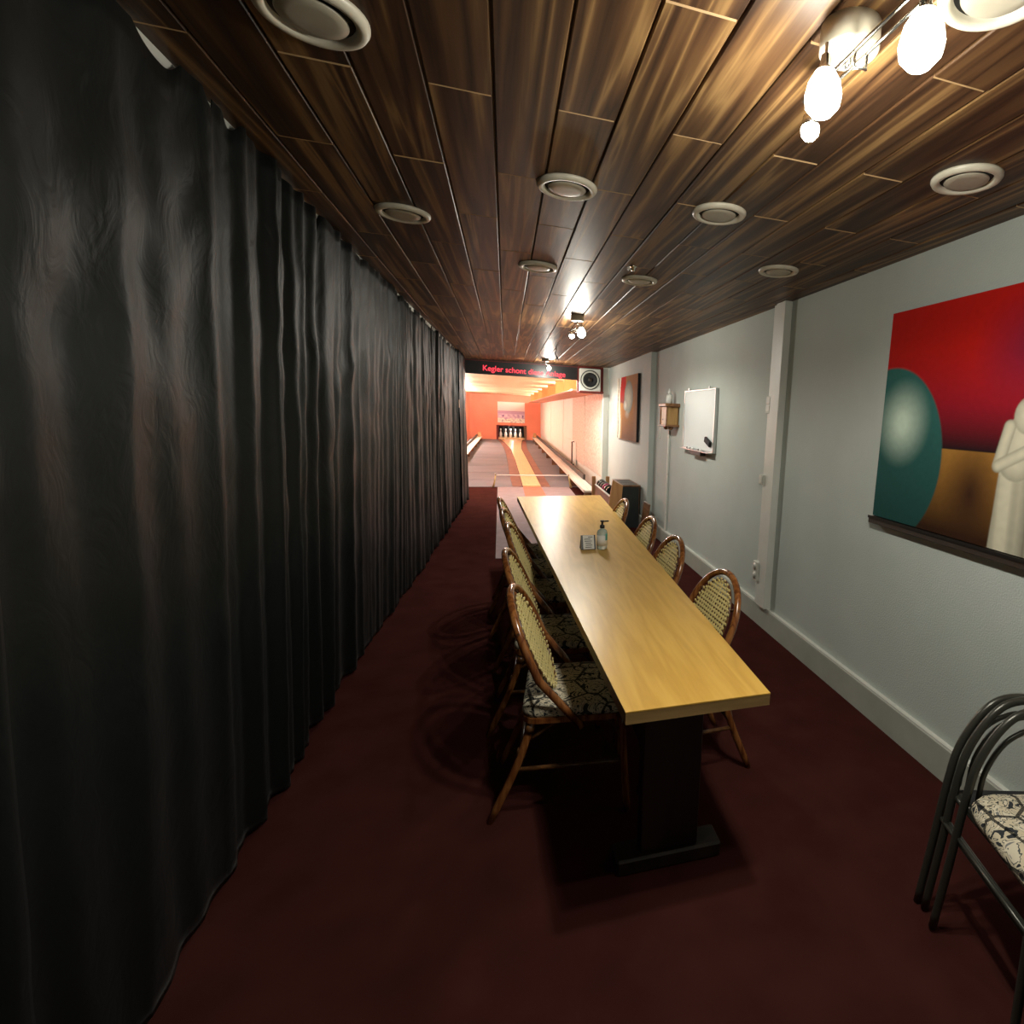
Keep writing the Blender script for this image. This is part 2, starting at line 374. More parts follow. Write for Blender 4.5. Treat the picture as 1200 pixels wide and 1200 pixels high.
# ceiling planks, one object each, staggered by half a length
PW_, PL = 0.1655, 1.0
def plank_short(L):
    m = MB().box(-PW_ / 2 + 0.0028, PW_ / 2 - 0.0028, -L / 2 + 0.0012, L / 2 - 0.0012, 0, 0.014, 0.003)
    for i in (2, 3, 6, 7, 8, 9): m.mi[i] = 1          # bare board shows on the cut ends
    return m.mesh('plank', [M['plank'], M['plank_end']])
pm = plank_short(PL)
for k in range(-6, 12):
    x = -0.0205 + PW_ * (k + 0.5)
    if x < -1.0 or x > 1.98: continue
    y = (1.72 if k % 2 else 1.22) - 3.0
    while y < YB:
        y0, y1 = max(y, YF), min(y + PL, YB)
        if y1 - y0 > 0.05:
            me = pm if abs(y1 - y0 - PL) < 1e-6 else plank_short(y1 - y0)
            o = share('plank', me, ceil, (x, (y0 + y1) / 2, CEIL + random.uniform(-0.001, 0.001)))
        y += PL
# right wall, with the slightly thicker stretch further back
struct(MB().box(WR, 2.1, YF, 7.2, 0, CEIL).build('wall_right', M['wall']), 'grey-green painted wall on the right')
struct(MB().box(WR2, 2.1, 7.2, YB + 0.1, 0, CEIL).build('wall_right_far', M['wall']), 'thicker stretch of the grey wall behind the ball rack')
struct(MB().box(-1.7, -1.1, YF, YB + 0.1, 0, CEIL).build('wall_left', M['wall']), 'wall behind the black curtain')
struct(MB().box(-1.7, 2.1, YF - 0.1, YF, 0, CEIL).build('wall_front', M['wall']), 'wall behind the viewer')
bb = MB().prism([(WR - 0.03, YF), (WR - 0.03, 7.17), (WR2 - 0.03, 7.17), (WR2 - 0.03, YB), (WR2, YB), (WR2, 7.2), (WR, 7.2), (WR, YF)], 0, 0.158)
bbo = struct(bb.build('baseboard_right', M['baseboard']), 'broad grey skirting along the right wall')
MB().prism([(WR - 0.026, YF), (WR - 0.026, 7.17), (WR2 - 0.026, 7.17), (WR2 - 0.026, YB), (WR2, YB), (WR2, 7.2), (WR, 7.2), (WR, YF)], 0.158, 0.170).build('top_moulding', M['white_paint'], bbo)
# white post closing the right wall at the lane opening
struct(MB().box(1.72, WR2, YB - 0.02, YB + 0.06, 0, CEIL, 0.004).build('trim_1', M['white_paint']), 'white corner post at the lane opening')

# the vertical boxed conduit on the right wall with its electrical fittings
cb = empty('cable_duct', (WR, 3.66, 0.17), 0, 'tall white boxed cable duct from skirting to ceiling beside the large painting', 'cable duct')
MB().box(-0.055, 0, -0.09, 0.045, 0, CEIL - 0.17, 0.003).build('duct', M['white_paint'], cb)
MB().box(-0.035, 0, 0.045, 0.115, 0, CEIL - 0.17, 0.003).build('side_duct', M['white_paint'], cb)
sw = empty('light_switch', (WR - 0.035, 3.735, 1.695), 0, 'white light switch plate high on the boxed cable duct', 'switch')
MB().box(-0.016, 0, -0.042, 0.042, -0.062, 0.062, 0.004).build('plate', M['white_plastic'], sw)
MB().box(-0.022, -0.016, -0.03, 0.03, 0.004, 0.05, 0.002).build('rocker', M['white_plastic'], sw)
MB().box(-0.022, -0.016, -0.03, 0.03, -0.05, -0.004, 0.002).build('rocker', M['white_plastic'], sw)
jb = empty('junction_box', (WR - 0.035, 3.735, 1.14), 0, 'small white surface switch halfway down the boxed cable duct', 'switch')
MB().box(-0.036, 0, -0.036, 0.036, -0.038, 0.038, 0.005).build('housing', M['white_plastic'], jb)
MB().box(-0.041, -0.036, -0.022, 0.022, -0.026, 0.026, 0.002).build('rocker', M['white_plastic'], jb)
ws = empty('wall_socket', (WR - 0.035, 3.735, 0.43), 0, 'white double wall socket low on the boxed cable duct', 'socket')
MB().box(-0.035, 0, -0.04, 0.04, -0.075, 0.075, 0.004).build('plate', M['white_plastic'], ws)
for dz in (0.036, -0.036):
    f = MB().lathe([(0.028, -0.038), (0.028, -0.035), (0.024, -0.035), (0.022, -0.0352)], 20, (0, 0, dz), 'X').build('socket_face', M['white_plastic'], ws)
    hm = MB()
    for dy in (-0.01, 0.01): hm.lathe([(0.003, -0.0395), (0.003, -0.0375)], 8, (0, dy, dz), 'X')
    hm.build('contact_hole', M['black'], f)
# thin white cable pipe under the lantern
cp = empty('cable_pipe', (WR, 6.45, 0.17), 0, 'thin white cable pipe running down from the wooden lantern', 'pipe')
MB().box(-0.02, 0, -0.018, 0.018, 0, 1.24, 0.004).build('pipe', M['white_paint'], cp)
for z in (0.2, 0.7, 1.15): MB().box(-0.024, 0, -0.022, 0.022, z, z + 0.02, 0.002).build('clip', M['white_plastic'], cp)

# ---------------------------------------------------------------- the lane beyond the opening
LC, LY, LX0, LX1 = 2.30, 30.5, -1.75, 1.80
struct(MB().box(LX0 - .1, LX1 + .3, 11.75, 32.2, -0.1, 0.0).build('floor_lane', M['grey_carpet']), 'grey carpeted ground beside the bowling lane')
lc = struct(MB().box(LX0 - .1, LX1 + .3, YB + 0.1, LY + 0.1, LC + 0.012, LC + 0.1).build('ceiling_lane', M['groove']), 'pale wooden ceiling over the bowling lane')
cm = MB().box(-0.149, 0.149, -1.775, 1.775, 0, 0.014, 0.003)
cm.v = [(v[1], v[0], v[2]) for v in cm.v]; cm = cm.mesh('plank', M['ceiling_wood'])
y = YB + 0.25
while y < LY:
    share('plank', cm, lc, (0.025, y, LC)); y += 0.3
struct(MB().box(LX0 - .1, LX0, YB + 0.1, LY, 0, LC + 0.02).build('wall_lane_left', M['coral']), 'coral wall left of the lane')
struct(MB().box(-1.7, -1.0, YB, YB + 0.1, 0, 2.45).build('wall_back_left', M['coral']), 'narrow return of the wall left of the lane opening')
wl = struct(MB().box(LX1, LX1 + .2, YB + 0.1, LY, 0, LC + 0.02).build('wall_lane_right', M['lane_white']), 'cream and stippled wall right of the lane')
pe = [10.45, 13.2, 15.6, 18.2, 21.0, 23.4, 26.4, 30.45]
for i in range(7):
    d = (0.012, 0.028, 0.02, 0.034, 0.02, 0.034, 0.02)[i]
    MB().box(LX1 - d, LX1, pe[i], pe[i + 1] - 0.02, 0.33, 1.96, 0.004).build('panel', M['stipple'] if i < 2 else M['lane_white'], wl)
hm = empty('wall_hatch', (LX1 - 0.03, 15.9, 0.1), 0, 'cream wall hatch with a dark bar handle right of the bowling lane', 'hatch')
MB().box(-0.03, 0.0, -1.25, 1.35, 0.10, 0.72, 0.01).build('hatch_panel', M['lane_white'], hm)
MB().tube([(-0.03, -1.05, 0.70), (-0.09, -1.05, 0.70), (-0.09, -1.05, 0.10), (-0.03, -1.05, 0.10)], 0.018, 8).build('bar_handle', M['brown_plastic'], hm)
# far wall round the pin pit
fw = MB(); PX0, PX1, PZ = -0.40, 1.02, 0.70
fw.box(LX0, PX0, LY, LY + 0.1, 0, LC + 0.02); fw.box(PX1, LX1, LY, LY + 0.1, 0, LC + 0.02); fw.box(PX0, PX1, LY, LY + 0.1, PZ, LC + 0.02)
struct(fw.build('wall_back', M['coral']), 'coral far wall above the pins')
pit = empty('pin_pit', (0.31, LY, 0), 0, 'dark brown pin pit box at the end of the lane', 'pin pit')
MB().prism([(-0.76, -0.02), (-0.66, -0.02), (-0.66, 1.6), (-0.76, 1.6)], 0, PZ).build('side_wall', M['dark_red'], pit)
MB().prism([(0.66, -0.02), (0.76, -0.02), (0.76, 1.6), (0.66, 1.6)], 0, PZ).build('side_wall', M['brown_wood'], pit)
MB().box(-0.76, 0.76, -0.02, 1.6, PZ, PZ + 0.05).build('top', M['dark_red'], pit)
MB().box(-0.76, 0.76, 1.5, 1.6, 0, PZ).build('back_wall', M['matte_black'], pit)
MB().box(-0.66, 0.66, 0.02, 1.5, 0, 0.09, 0.01).build('pin_deck', M['lane_wood'], pit)
for k in range(4):
    MB().box(-0.45 + k * 0.265, -0.36 + k * 0.265, 1.2, 1.24, 0.09, PZ).build('curtain_strip', M['black'], pit)
pin_prof = [(0.0, 0), (0.045, 0.0), (0.052, 0.02), (0.075, 0.10), (0.080, 0.15), (0.066, 0.23), (0.036, 0.30), (0.030, 0.33), (0.038, 0.38), (0.042, 0.42), (0.034, 0.455), (0.0, 0.47)]
for i in range(5):
    xs = -0.24 + i * 0.252
    p = empty('bowling_pin', (xs, LY + 0.30 + 0.12 * abs(i - 2), 0.09), 0,
              ['leftmost white bowling pin in the dark pit', 'white bowling pin second from the left in the dark pit', 'middle one of the five white bowling pins',
               'white bowling pin second from the right in the dark pit', 'rightmost white bowling pin in the dark pit'][i], 'bowling pin', 'white bowling pins in the pit')
    MB().lathe(pin_prof, 16).build('pin_body', M['pin'], p)
    MB().lathe([(0.0315, 0.318), (0.0325, 0.33), (0.0335, 0.345)], 16).build('neck_band', M['pin_red'], p)
# poster above the pins
def printed(name, w_, h_, nx, nz, fn, parent=None):
    """flat print in the local XZ plane (front faces -Y), colours from fn(u, v) with v up"""
    vs = [((i / nx - 0.5) * w_, 0, j / nz * h_) for j in range(nz + 1) for i in range(nx + 1)]
    fs = [(j * (nx + 1) + i, j * (nx + 1) + i + 1, (j + 1) * (nx + 1) + i + 1, (j + 1) * (nx + 1) + i) for j in range(nz) for i in range(nx)]
    me = bpy.data.meshes.new(name); me.from_pydata(vs, [], fs); me.materials.append(M['print'])
    ca = me.color_attributes.new('print', 'FLOAT_COLOR', 'POINT')
    data = []
    for j in range(nz + 1):
        for i in range(nx + 1): data += [*fn(i / nx, j / nz), 1.0]
    ca.data.foreach_set('color', data); me.update()
    o = bpy.data.objects.new(name, me); COL.objects.link(o)
    if parent: o.parent = parent
    return o
def lerp(a, b, t): t = max(0, min(1, t)); return tuple(x + (y - x) * t for x, y in zip(a, b))
def nz3(x, y, s=1.0, z=0): return noise.noise(Vector((x * s, y * s, z)))
def poster_fn(u, v):
    c = lerp((0.80, 0.58, 0.62), (0.95, 0.80, 0.72), (v - 0.45) / 0.5)
    if v < 0.55: c = (0.60, 0.44, 0.62)
    if abs(v - 0.55) < 0.02 or abs(v - 0.48) < 0.012: c = (0.42, 0.25, 0.42)
    if v < 0.42:
        t = nz3(u * 7, v * 5, 1.6, 2)
        c = lerp((0.50, 0.33, 0.55), (0.86, 0.74, 0.82), 0.5 + t)
    if v < 0.20 + 0.10 * nz3(u * 6, 0, 1.5, 5): c = lerp((0.90, 0.88, 0.80), (0.45, 0.42, 0.45), 2.2 * nz3(u * 10, v * 9, 1.5, 8))
    if (u - 0.2) ** 2 * 6 + (v - 0.33) ** 2 < 0.003 or (u - 0.93) ** 2 * 6 + (v - 0.32) ** 2 < 0.003: c = (0.18, 0.12, 0.30)
    return c
po = empty('winter_poster', (0.30, LY - 0.03, 0.885), 0, 'pale pink and violet landscape poster above the pins', 'poster')
MB().box(-0.68, 0.68, 0, 0.025, -0.01, 1.06, 0.004).build('backing_board', M['paper'], po)
printed('poster_print', 1.34, 1.04, 60, 50, poster_fn, po).location = (0, -0.002, 0)

# lane surface
BL = [(0.129, 11.75), (0.087, 13.8), (0.056, 17.85), (-0.039, 22.9), (-0.223, 27.5), (-0.42, 30.48)]
LL = [(0.334, 11.75), (0.316, 14.6), (0.287, 17.9), (0.199, 23.0), (-0.043, 27.6), (-0.27, 30.48)]
LR = [(0.692, 11.75), (0.660, 16.1), (0.600, 23.1), (0.70, 27.0), (0.86, 30.48)]
BI = [(0.706, 11.75), (0.690, 16.1), (0.640, 23.1), (0.74, 27.0), (0.90, 30.48)]
BO = [(0.892, 11.75), (0.863, 16.0), (0.850, 23.2), (0.93, 27.0), (1.04, 30.48)]
lane = empty('bowling_lane', (0, 11.75, 0), 0, 'narrow pale wooden bowling lane widening towards the pins', 'bowling lane')
def strip(a, b, z0, z1, m, name, par, dy=11.75):
    return MB().prism([(x, y - dy) for x, y in a] + [(x, y - dy) for x, y in reversed(b)], z0, z1).build(name, m, par)
strip(LL, LR, 0, 0.03, M['lane_wood'], 'lane_bed', lane)
strip(BL, [(x - 0.012, y) for x, y in LL], 0, 0.012, M['gutter'], 'gutter', lane)
strip(BI, BO, 0, 0.012, M['gutter'], 'gutter', lane)
strip([(x - 0.012, y) for x, y in LL], LL, 0, 0.016, M['matte_black'], 'gap_strip', lane)
# seams of the side carpets: cross strips of grey carpet, slightly raised
sc_ = empty('side_carpet', (0, 11.75, 0), 0, 'grey carpet laid in cross strips on both sides of the lane', 'carpet')
yy = [11.76, 12.9, 14.4, 16.2, 18.4, 21.0, 24.0, 27.2, 30.4]
def interp(poly, y):
    for (x0, y0), (x1, y1) in zip(poly, poly[1:]):
        if y0 <= y <= y1 + 1e-6: return x0 + (x1 - x0) * (y - y0) / (y1 - y0)
    return poly[-1][0]
for i in range(len(yy) - 1):
    a, b = yy[i], yy[i + 1] - 0.03
    MB().prism([(-1.7, a - 11.75), (interp(BL, a) - .005, a - 11.75), (interp(BL, b) - .005, b - 11.75), (-1.7, b - 11.75)], 0, 0.008).build('carpet_strip', M['grey_carpet'], sc_)
    MB().prism([(interp(BO, a) + .005, a - 11.75), (1.78, a - 11.75), (1.78, b - 11.75), (interp(BO, b) + .005, b - 11.75)], 0, 0.008).build('carpet_strip', M['grey_carpet'], sc_)
# approach runner with the coral stripe
rw = empty('approach_runner', (0, 6.0, 0), 0, 'mauve approach runner with a coral centre stripe before the lane', 'carpet')
MB().prism([(-0.115, 0), (1.27, 0), (1.27, 5.74), (-0.165, 5.74)], 0, 0.006).build('runner', M['mauve'], rw)
MB().prism([(0.36, 0), (0.78, 0), (0.70, 5.74), (0.33, 5.74)], 0.006, 0.008).build('centre_stripe', M['coral_stripe'], rw)
# low bar across the lane
fb = empty('foul_bar', (0.53, 11.7, 0), 0, 'thin white horizontal bar on two brass feet across the lane', 'bar')
MB().tube([(-0.73, 0, 0.253), (0.73, 0, 0.253)], 0.009, 8).build('crossbar', M['pin'], fb)
for sx, xx in ((-1, -0.73), (1, 0.73)):
    MB().tube([(xx, 0, 0.26), (xx + sx * 0.02, -0.01, 0.12), (xx + sx * 0.05, -0.04, 0.0)], [0.012, 0.014, 0.022], 8).build('leg', M['brass'], fb)
    MB().lathe([(0.016, -0.016), (0.02, 0), (0.016, 0.016)], 10, (xx, 0, 0.262), 'X').build('joint', M['chrome'], fb)
# ball return rails
def rail(x0, x1, y0, y1, z, label, wallside):
    r = empty('ball_return_rail', ((x0 + x1) / 2, y0, 0), 0, label, 'rail')
    h = (x1 - x0) / 2; L = y1 - y0
    MB().box(-h, h, 0, L, z - 0.035, z, 0.005).build('channel', M['rail_white'], r)
    MB().box(-h, -h + 0.02, 0, L, z, z + 0.015).build('lip', M['rail_white'], r)
    MB().box(-0.006, 0.006, 0, L, z, z + 0.004).build('centre_groove', M['stipple'], r)
    n = int(L / 2.2)
    for k in range(n + 1):
        MB().box(-h + 0.03, h - 0.03, 0.05 + k * (L - 0.15) / n, 0.11 + k * (L - 0.15) / n, 0, z - 0.035).build('support', M['brown_wood'], r)
    MB().box(h * wallside - 0.02, h * wallside + 0.02, 1.6, L, z - 0.03, z + 0.10).build('dark_edge', M['brown_plastic'], r)
    e = MB().box(-0.07, 0.07, L - 0.3, L, z, z + 0.20, 0.02).build('end_block', M['orange_wood'], r)
rail(1.27, 1.50, 9.45, 28.6, 0.25, 'long white ball return rail running along the cream wall', 1)
rail(-1.31, -1.08, 12.0, 28.6, 0.22, 'white ball return rail left of the lane beside the curtain end', -1)

# soffit with orange baffles
so = empty('baffle_shelf', (0, 10.4, 0), 0, 'salmon shelf with orange upright baffles hiding lamps right of the lane', 'shelf')
MB().box(1.17, LX1, 0.0, 19.7, 1.965, 1.995, 0.004).build('shelf_board', M['soffit'], so)
for y in FINS:
    MB().box(1.17, LX1 - 0.002, y - 10.4, y - 10.4 + 0.03, 1.995, LC, 0.003).build('baffle', M['orange'], so)
# black fascia with the running red lettering
fas = empty('led_display', (0, YB, 0), 0, 'black fascia board with red running LED lettering over the lane opening', 'display')
MB().prism([(-1.0, 0), (1.25, 0), (1.25, 0.1), (-1.0, 0.1)], 2.155, CEIL + 0.01).build('display_board', M['led_black'], fas)
MB().box(1.25, 1.72, 0, 0.1, 1.93, CEIL + 0.01).build('dark_red_panel', M['dark_red'], fas)
MB().box(-1.0, 1.25, -0.006, 0, 2.375, 2.385).build('frame_line', M['dark_red'], fas)
def text_mesh(body):
    tcv = bpy.data.curves.new('led_text', 'FONT'); tcv.body = body; tcv.size = 0.152; tcv.extrude = 0.002; tcv.offset = 0.0018
    to = bpy.data.objects.new('led_text_tmp', tcv); COL.objects.link(to); bpy.context.view_layer.update()
    me = bpy.data.meshes.new_from_object(to.evaluated_get(bpy.context.evaluated_depsgraph_get())); bpy.data.objects.remove(to)
    return me
LED = 'Kegler schont diese Anlage'
xmax = lambda me: max(v.co.x for v in me.vertices)
full = xmax(text_mesh(LED)); kx = 1.40 / full
for i, ch in enumerate(LED):
    if ch == ' ': continue
    me = text_mesh(ch); me.materials.clear(); me.materials.append(M['led_red']); me.name = 'letter'
    x0 = xmax(text_mesh(LED[:i + 1])) - xmax(me)
    lo = bpy.data.objects.new('letter', me); COL.objects.link(lo); lo.parent = fas
    if ch == 'i': lo['kind'] = 'stuff'
    lo.scale = (kx, 0.86, 1); lo.rotation_euler = (R(90), R(1.2), 0); lo.location = (-0.365 + x0 * kx, -0.006, 2.217 - x0 * kx * 0.021)
# loudspeaker in the corner
sp = empty('loudspeaker', (1.465, YB - 0.12, 1.96), 0, 'white square loudspeaker with black cone in the corner by the LED display', 'speaker')
MB().box(-0.19, 0.19, -0.0, 0.11, 0.0, 0.40, 0.012).build('cabinet', M['white_paint'], sp)
MB().lathe([(0.172, 0.0), (0.172, -0.008), (0.158, -0.012), (0.155, -0.002)], 36, (0, 0, 0.20), 'Y').build('outer_ring', M['black'], sp)
MB().lathe([(0.157, 0.0), (0.157, -0.012), (0.13, -0.016), (0.128, -0.002)], 36, (0, 0, 0.20), 'Y').build('inner_ring', M['white_plastic'], sp)
cn = MB().lathe([(0.129, -0.002), (0.127, -0.018), (0.105, -0.022), (0.09, -0.012), (0.04, -0.004)], 36, (0, 0, 0.20), 'Y').build('cone', M['matte_black'], sp)
MB().lathe([(0.042, -0.004), (0.038, -0.018), (0.02, -0.026), (0.0, -0.028)], 20, (0, 0, 0.20), 'Y').build('dust_cap', M['brown_plastic'], cn)
MB().box(-0.2, 0.24, -0.04, 0.12, -0.02, 0.0).build('bracket', M['dark_red'], sp)

# ---------------------------------------------------------------- ball rack
rk = empty('ball_rack', (1.54, 7.5, 0), 0, 'wooden ball rack with a tall black-fronted end box beside the right wall', 'ball rack')
bx = MB()
top = [(0.0, 0.0), (0.255, 0.0), (0.255, 0.72), (0.0, 0.72)]; bot = [(-0.06, -0.03), (0.255, -0.03), (0.255, 0.75), (-0.06, 0.75)]
def frust(bot, top, z0, z1):
    m = MB(); n = 4
    return m.add([(x, y, z0) for x, y in bot] + [(x, y, z1) for x, y in top], [(3, 2, 1, 0), (4, 5, 6, 7)] + [(i, (i + 1) % 4, 4 + (i + 1) % 4, 4 + i) for i in range(4)])
frust([(-0.03, -0.025), (0.255, -0.025), (0.255, 0.74), (-0.03, 0.74)], [(0.01, 0.005), (0.255, 0.005), (0.255, 0.72), (0.01, 0.72)], 0, 0.585).build('carcass', M['brown_wood'], rk)
m = MB().prism([(-0.235, 0.0), (-0.035, 0.0), (0.008, 0.60), (-0.135, 0.675)], 0, 0.028)
m.v = [(x, z - 0.04, y) for x, y, z in m.v]
m.build('end_panel', M['orange_wood'], rk)
m = MB().add([(-0.045, -0.035, 0), (0.25, -0.035, 0), (0.25, -0.025, 0), (-0.045, -0.025, 0), (0.018, -0.006, 0.575), (0.245, -0.006, 0.575), (0.245, 0.004, 0.575), (0.018, 0.004, 0.575)],
             [(3, 2, 1, 0), (4, 5, 6, 7), (0, 1, 5, 4), (1, 2, 6, 5), (2, 3, 7, 6), (3, 0, 4, 7)])
m.build('front_panel', M['black_panel'], rk)
MB().box(0.0, 0.27, -0.01, 0.74, 0.585, 0.60, 0.003).build('top_rim', M['brown_wood'], rk)
for k in range(3): MB().box(0.03, 0.235, 0.05 + k * 0.22, 0.22 + k * 0.22, 0.598, 0.604).build('top_inlay', M['black_panel'], rk)
# trough for the balls: runs on behind the box towards the lane
MB().box(-0.175, -0.155, 0.0, 1.30, 0.10, 0.44, 0.004).build('trough_side', M['brown_wood'], rk)
MB().box(-0.178, -0.152, 0.0, 1.30, 0.44, 0.452).build('trough_edge', M['lane_white'], rk)
MB().box(0.012, 0.03, 0.75, 1.30, 0.10, 0.44, 0.004).build('trough_side', M['brown_wood'], rk)
MB().box(-0.155, 0.0, 0.0, 1.30, 0.36, 0.375).build('trough_floor', M['brown_wood'], rk)
MB().box(-0.215, -0.155, 1.33, 1.37, 0.0, 0.57, 0.006).build('end_post', M['orange_wood'], rk)
MB().box(0.01, 0.07, 1.33, 1.37, 0.0, 0.57, 0.006).build('end_post', M['orange_wood'], rk)
BALLS = [(7.88, 'ball_black', 'black bowling ball in the rack next to the orange end panel'),
         (8.052, 'ball_black', 'black bowling ball just in front of the magenta one'),
         (8.224, 'ball_magenta', 'magenta bowling ball in the middle of the rack'),
         (8.396, 'ball_black', 'black bowling ball just behind the magenta one'),
         (8.568, 'ball_black', 'black bowling ball second from the far end of the rack'),
         (8.74, 'ball_black', 'black bowling ball at the far end of the rack')]
for by, mm_, lb in BALLS:
    tag(MB().lathe([(0.0, -0.08)] + [(0.08 * math.cos(a), 0.08 * math.sin(a)) for a in [R(-75 + 15 * k) for k in range(11)]] + [(0.0, 0.08)], 20).build('bowling_ball', M[mm_], loc=(1.462, by, 0.456)), lb, 'bowling ball', 'bowling balls in the rack')
# board leaning against the wall
bd = MB().box(-0.012, 0.012, -0.14, 0.14, 0, 0.43, 0.003); bd.xform(Matrix.Rotation(R(7), 4, 'Y'))
tag(bd.build('leaning_board', M['brown_wood'], loc=(1.735, 7.0, 0.004)), 'small brown wooden board leaning against the wall behind the chairs', 'board')

# ---------------------------------------------------------------- curtain
def curtain(y0, y1, label, seed, xa=0.0, phase=0.0, hem=0.02):
    ny = int((y1 - y0) / 0.0115); nzv = 46
    def ctop(y): return -0.755 + (max(0, y - 3.5) / 6.5) ** 1.2 * 0.125
    def cbot(y):
        if y < 3.8: return -0.875
        return -0.875 + min(1, (y - 3.8) / 6.0) ** 0.7 * 0.235
    tk = CEIL - 0.006
    vs = []
    for j in range(nzv + 1):
        t = j / nzv
        for i in range(ny + 1):
            y = y0 + (y1 - y0) * i / ny
            s = noise.noise(Vector((y * 0.9, seed, 0))) * 2.0
            dens = 1.0
            w1 = math.sin(2 * math.pi * y * 4.6 + 3.2 * noise.noise(Vector((y * 1.7, seed, 3.0))) + phase)
            w2 = math.sin(2 * math.pi * y * 9.3 + 4 * noise.noise(Vector((y * 2.3, seed, 7.0))))
            w1 = 0.45 * w1 + 0.65 * (1 - 2 * abs(math.sin(math.pi * y * 3.3 + 3.5 * noise.noise(Vector((y * 1.3, seed, 15.0 + 0.25 * t))) + phase))) + 0.1
            big = noise.noise(Vector((y * 1.5, seed, t * 0.7)))
            fold = max(0.0, 0.35 + 1.1 * noise.noise(Vector((y * 0.8, seed, 21)))) 
            amp = (0.008 + 0.026 * fold) * (0.65 + 0.6 * (1 - t))
            x = cbot(y) * (1 - t) + ctop(y) * t
            x += amp * w1 + 0.007 * w2 * (0.5 + 0.5 * math.sin(3 * y)) + 0.030 * big * (1 - 0.6 * t)
            # drapery sag between hooks near the top, and slack bulges at chest height
            sag = noise.noise(Vector((y * 2.6, t * 9.0 + 1.5 * noise.noise(Vector((y * 3, t * 3, seed))), seed + 5)))
            x += 0.015 * sag * math.exp(-((t - 0.74) / 0.22) ** 2)
            x += 0.005 * noise.noise(Vector((y * 9, t * 16, seed)))
            hk = max(0.0, math.sin(2 * math.pi * y / 0.52 + 1.0))         # scallops between the hooks
            ztop = tk - 0.032 * hk ** 3 * (0.15 + 1.6 * abs(noise.noise(Vector((y * 0.9, 9.1, 0))))) 
            for yc, wd_, dp in ((1.42, 0.16, 0.05), (1.78, 0.09, 0.045), (1.99, 0.04, 0.04), (2.13, 0.04, 0.035), (2.72, 0.03, 0.03), (2.98, 0.03, 0.03)):
                q = abs(y - yc) / wd_
                if q < 1: ztop = min(ztop, tk - dp * (1 - q * q))
            zb = hem + 0.018 * noise.noise(Vector((y * 3.0, seed, 11)))
            z = zb + (ztop - zb) * t
            x += xa
            vs.append((x, y - y0, z))
    fs = [(j * (ny + 1) + i, j * (ny + 1) + i + 1, (j + 1) * (ny + 1) + i + 1, (j + 1) * (ny + 1) + i) for j in range(nzv) for i in range(ny)]
    me = bpy.data.meshes.new('curtain'); me.from_pydata(vs, [], fs); me.materials.append(M['satin'])
    me.polygons.foreach_set('use_smooth', [True] * len(fs)); me.update()
    o = bpy.data.objects.new('curtain', me); COL.objects.link(o); o.location = (0, y0, 0)
    md = o.modifiers.new('thick', 'SOLIDIFY'); md.thickness = 0.002
    return tag(o, label, 'curtain', 'black curtains along the left side')
curtain(-1.5, 1.13, 'black satin curtain panel nearest the viewer, ahead of the dark vertical gap', 1.3, 0.02)
c2 = curtain(1.10, 9.60, 'long black satin curtain panel hanging from the near gap to the far end panel', 4.1, -0.01)
c3 = curtain(8.75, 9.98, 'narrow black satin curtain panel at the far end beside the lane opening', 8.4, 0.02, hem=0.05)
pt_ = MB().box(-0.006, 0, -0.05, 0.05, -0.06, 0.05, 0.001).build('patch', M['tan'], parent=c2, loc=(-0.61, 7.3, 1.63)); pt_['label'] = 'small tan patch'
tr = empty('curtain_track', (-0.80, YF, CEIL), 0, 'white curtain track fixed under the ceiling above the black curtain', 'curtain track')
MB().box(-0.05, 0.012, 0, 5.1, -0.030, 0, 0.003).build('track_rail', M['white_paint'], tr)
m = MB().prism([(-0.05, 5.1), (0.012, 5.1), (0.155, 11.6), (0.095, 11.6)], -0.030, 0); m.build('track_rail', M['white_paint'], tr)

# ---------------------------------------------------------------- ceiling vents
vent_rim = MB().lathe([(0.081, -0.001), (0.082, -0.010), (0.087, -0.016), (0.096, -0.0175), (0.105, -0.014), (0.110, -0.006), (0.110, 0.0)], 44).mesh('rim', M['vent'])
vent_disc = MB().lathe([(0.0, -0.0165), (0.045, -0.017), (0.066, -0.015), (0.069, -0.011), (0.060, -0.007), (0.0, -0.007)], 40).mesh('disc', M['vent_disc'])
vent_thr = MB().lathe([(0.082, 0.0), (0.082, -0.003), (0.0, -0.003)], 32).mesh('throat', M['matte_black'])
VENTS = [(-0.385, 1.53, 'round ivory ceiling vent nearest the curtain at the top of the photo'),
         (0.89, 0.95, 'round ivory ceiling vent right behind the near spotlight bar'),
         (0.226, 2.235, 'round ivory ceiling vent over the near half of the table, beside the yellowish plank joint'),
         (-0.412, 2.82, 'round ivory ceiling vent farther back on the curtain side'),
         (0.832, 2.245, 'round ivory ceiling vent between the near spotlight bar and the wall, in the second row'),
         (0.189, 3.46, 'round ivory ceiling vent farthest away on the left of the lamps'),
         (0.795, 3.49, 'round ivory ceiling vent just behind the tiny ceiling nozzle'),
         (1.463, 1.61, 'round ivory ceiling vent above the large red painting'),
         (1.443, 2.905, 'round ivory ceiling vent near the top of the boxed cable duct')]
for x, y, lb in VENTS:
    v = empty('ceiling_vent', (x, y, CEIL), 0, lb, 'ceiling vent', 'round ceiling vents')
    share('rim', vent_rim, v); share('disc', vent_disc, v); share('throat', vent_thr, v)

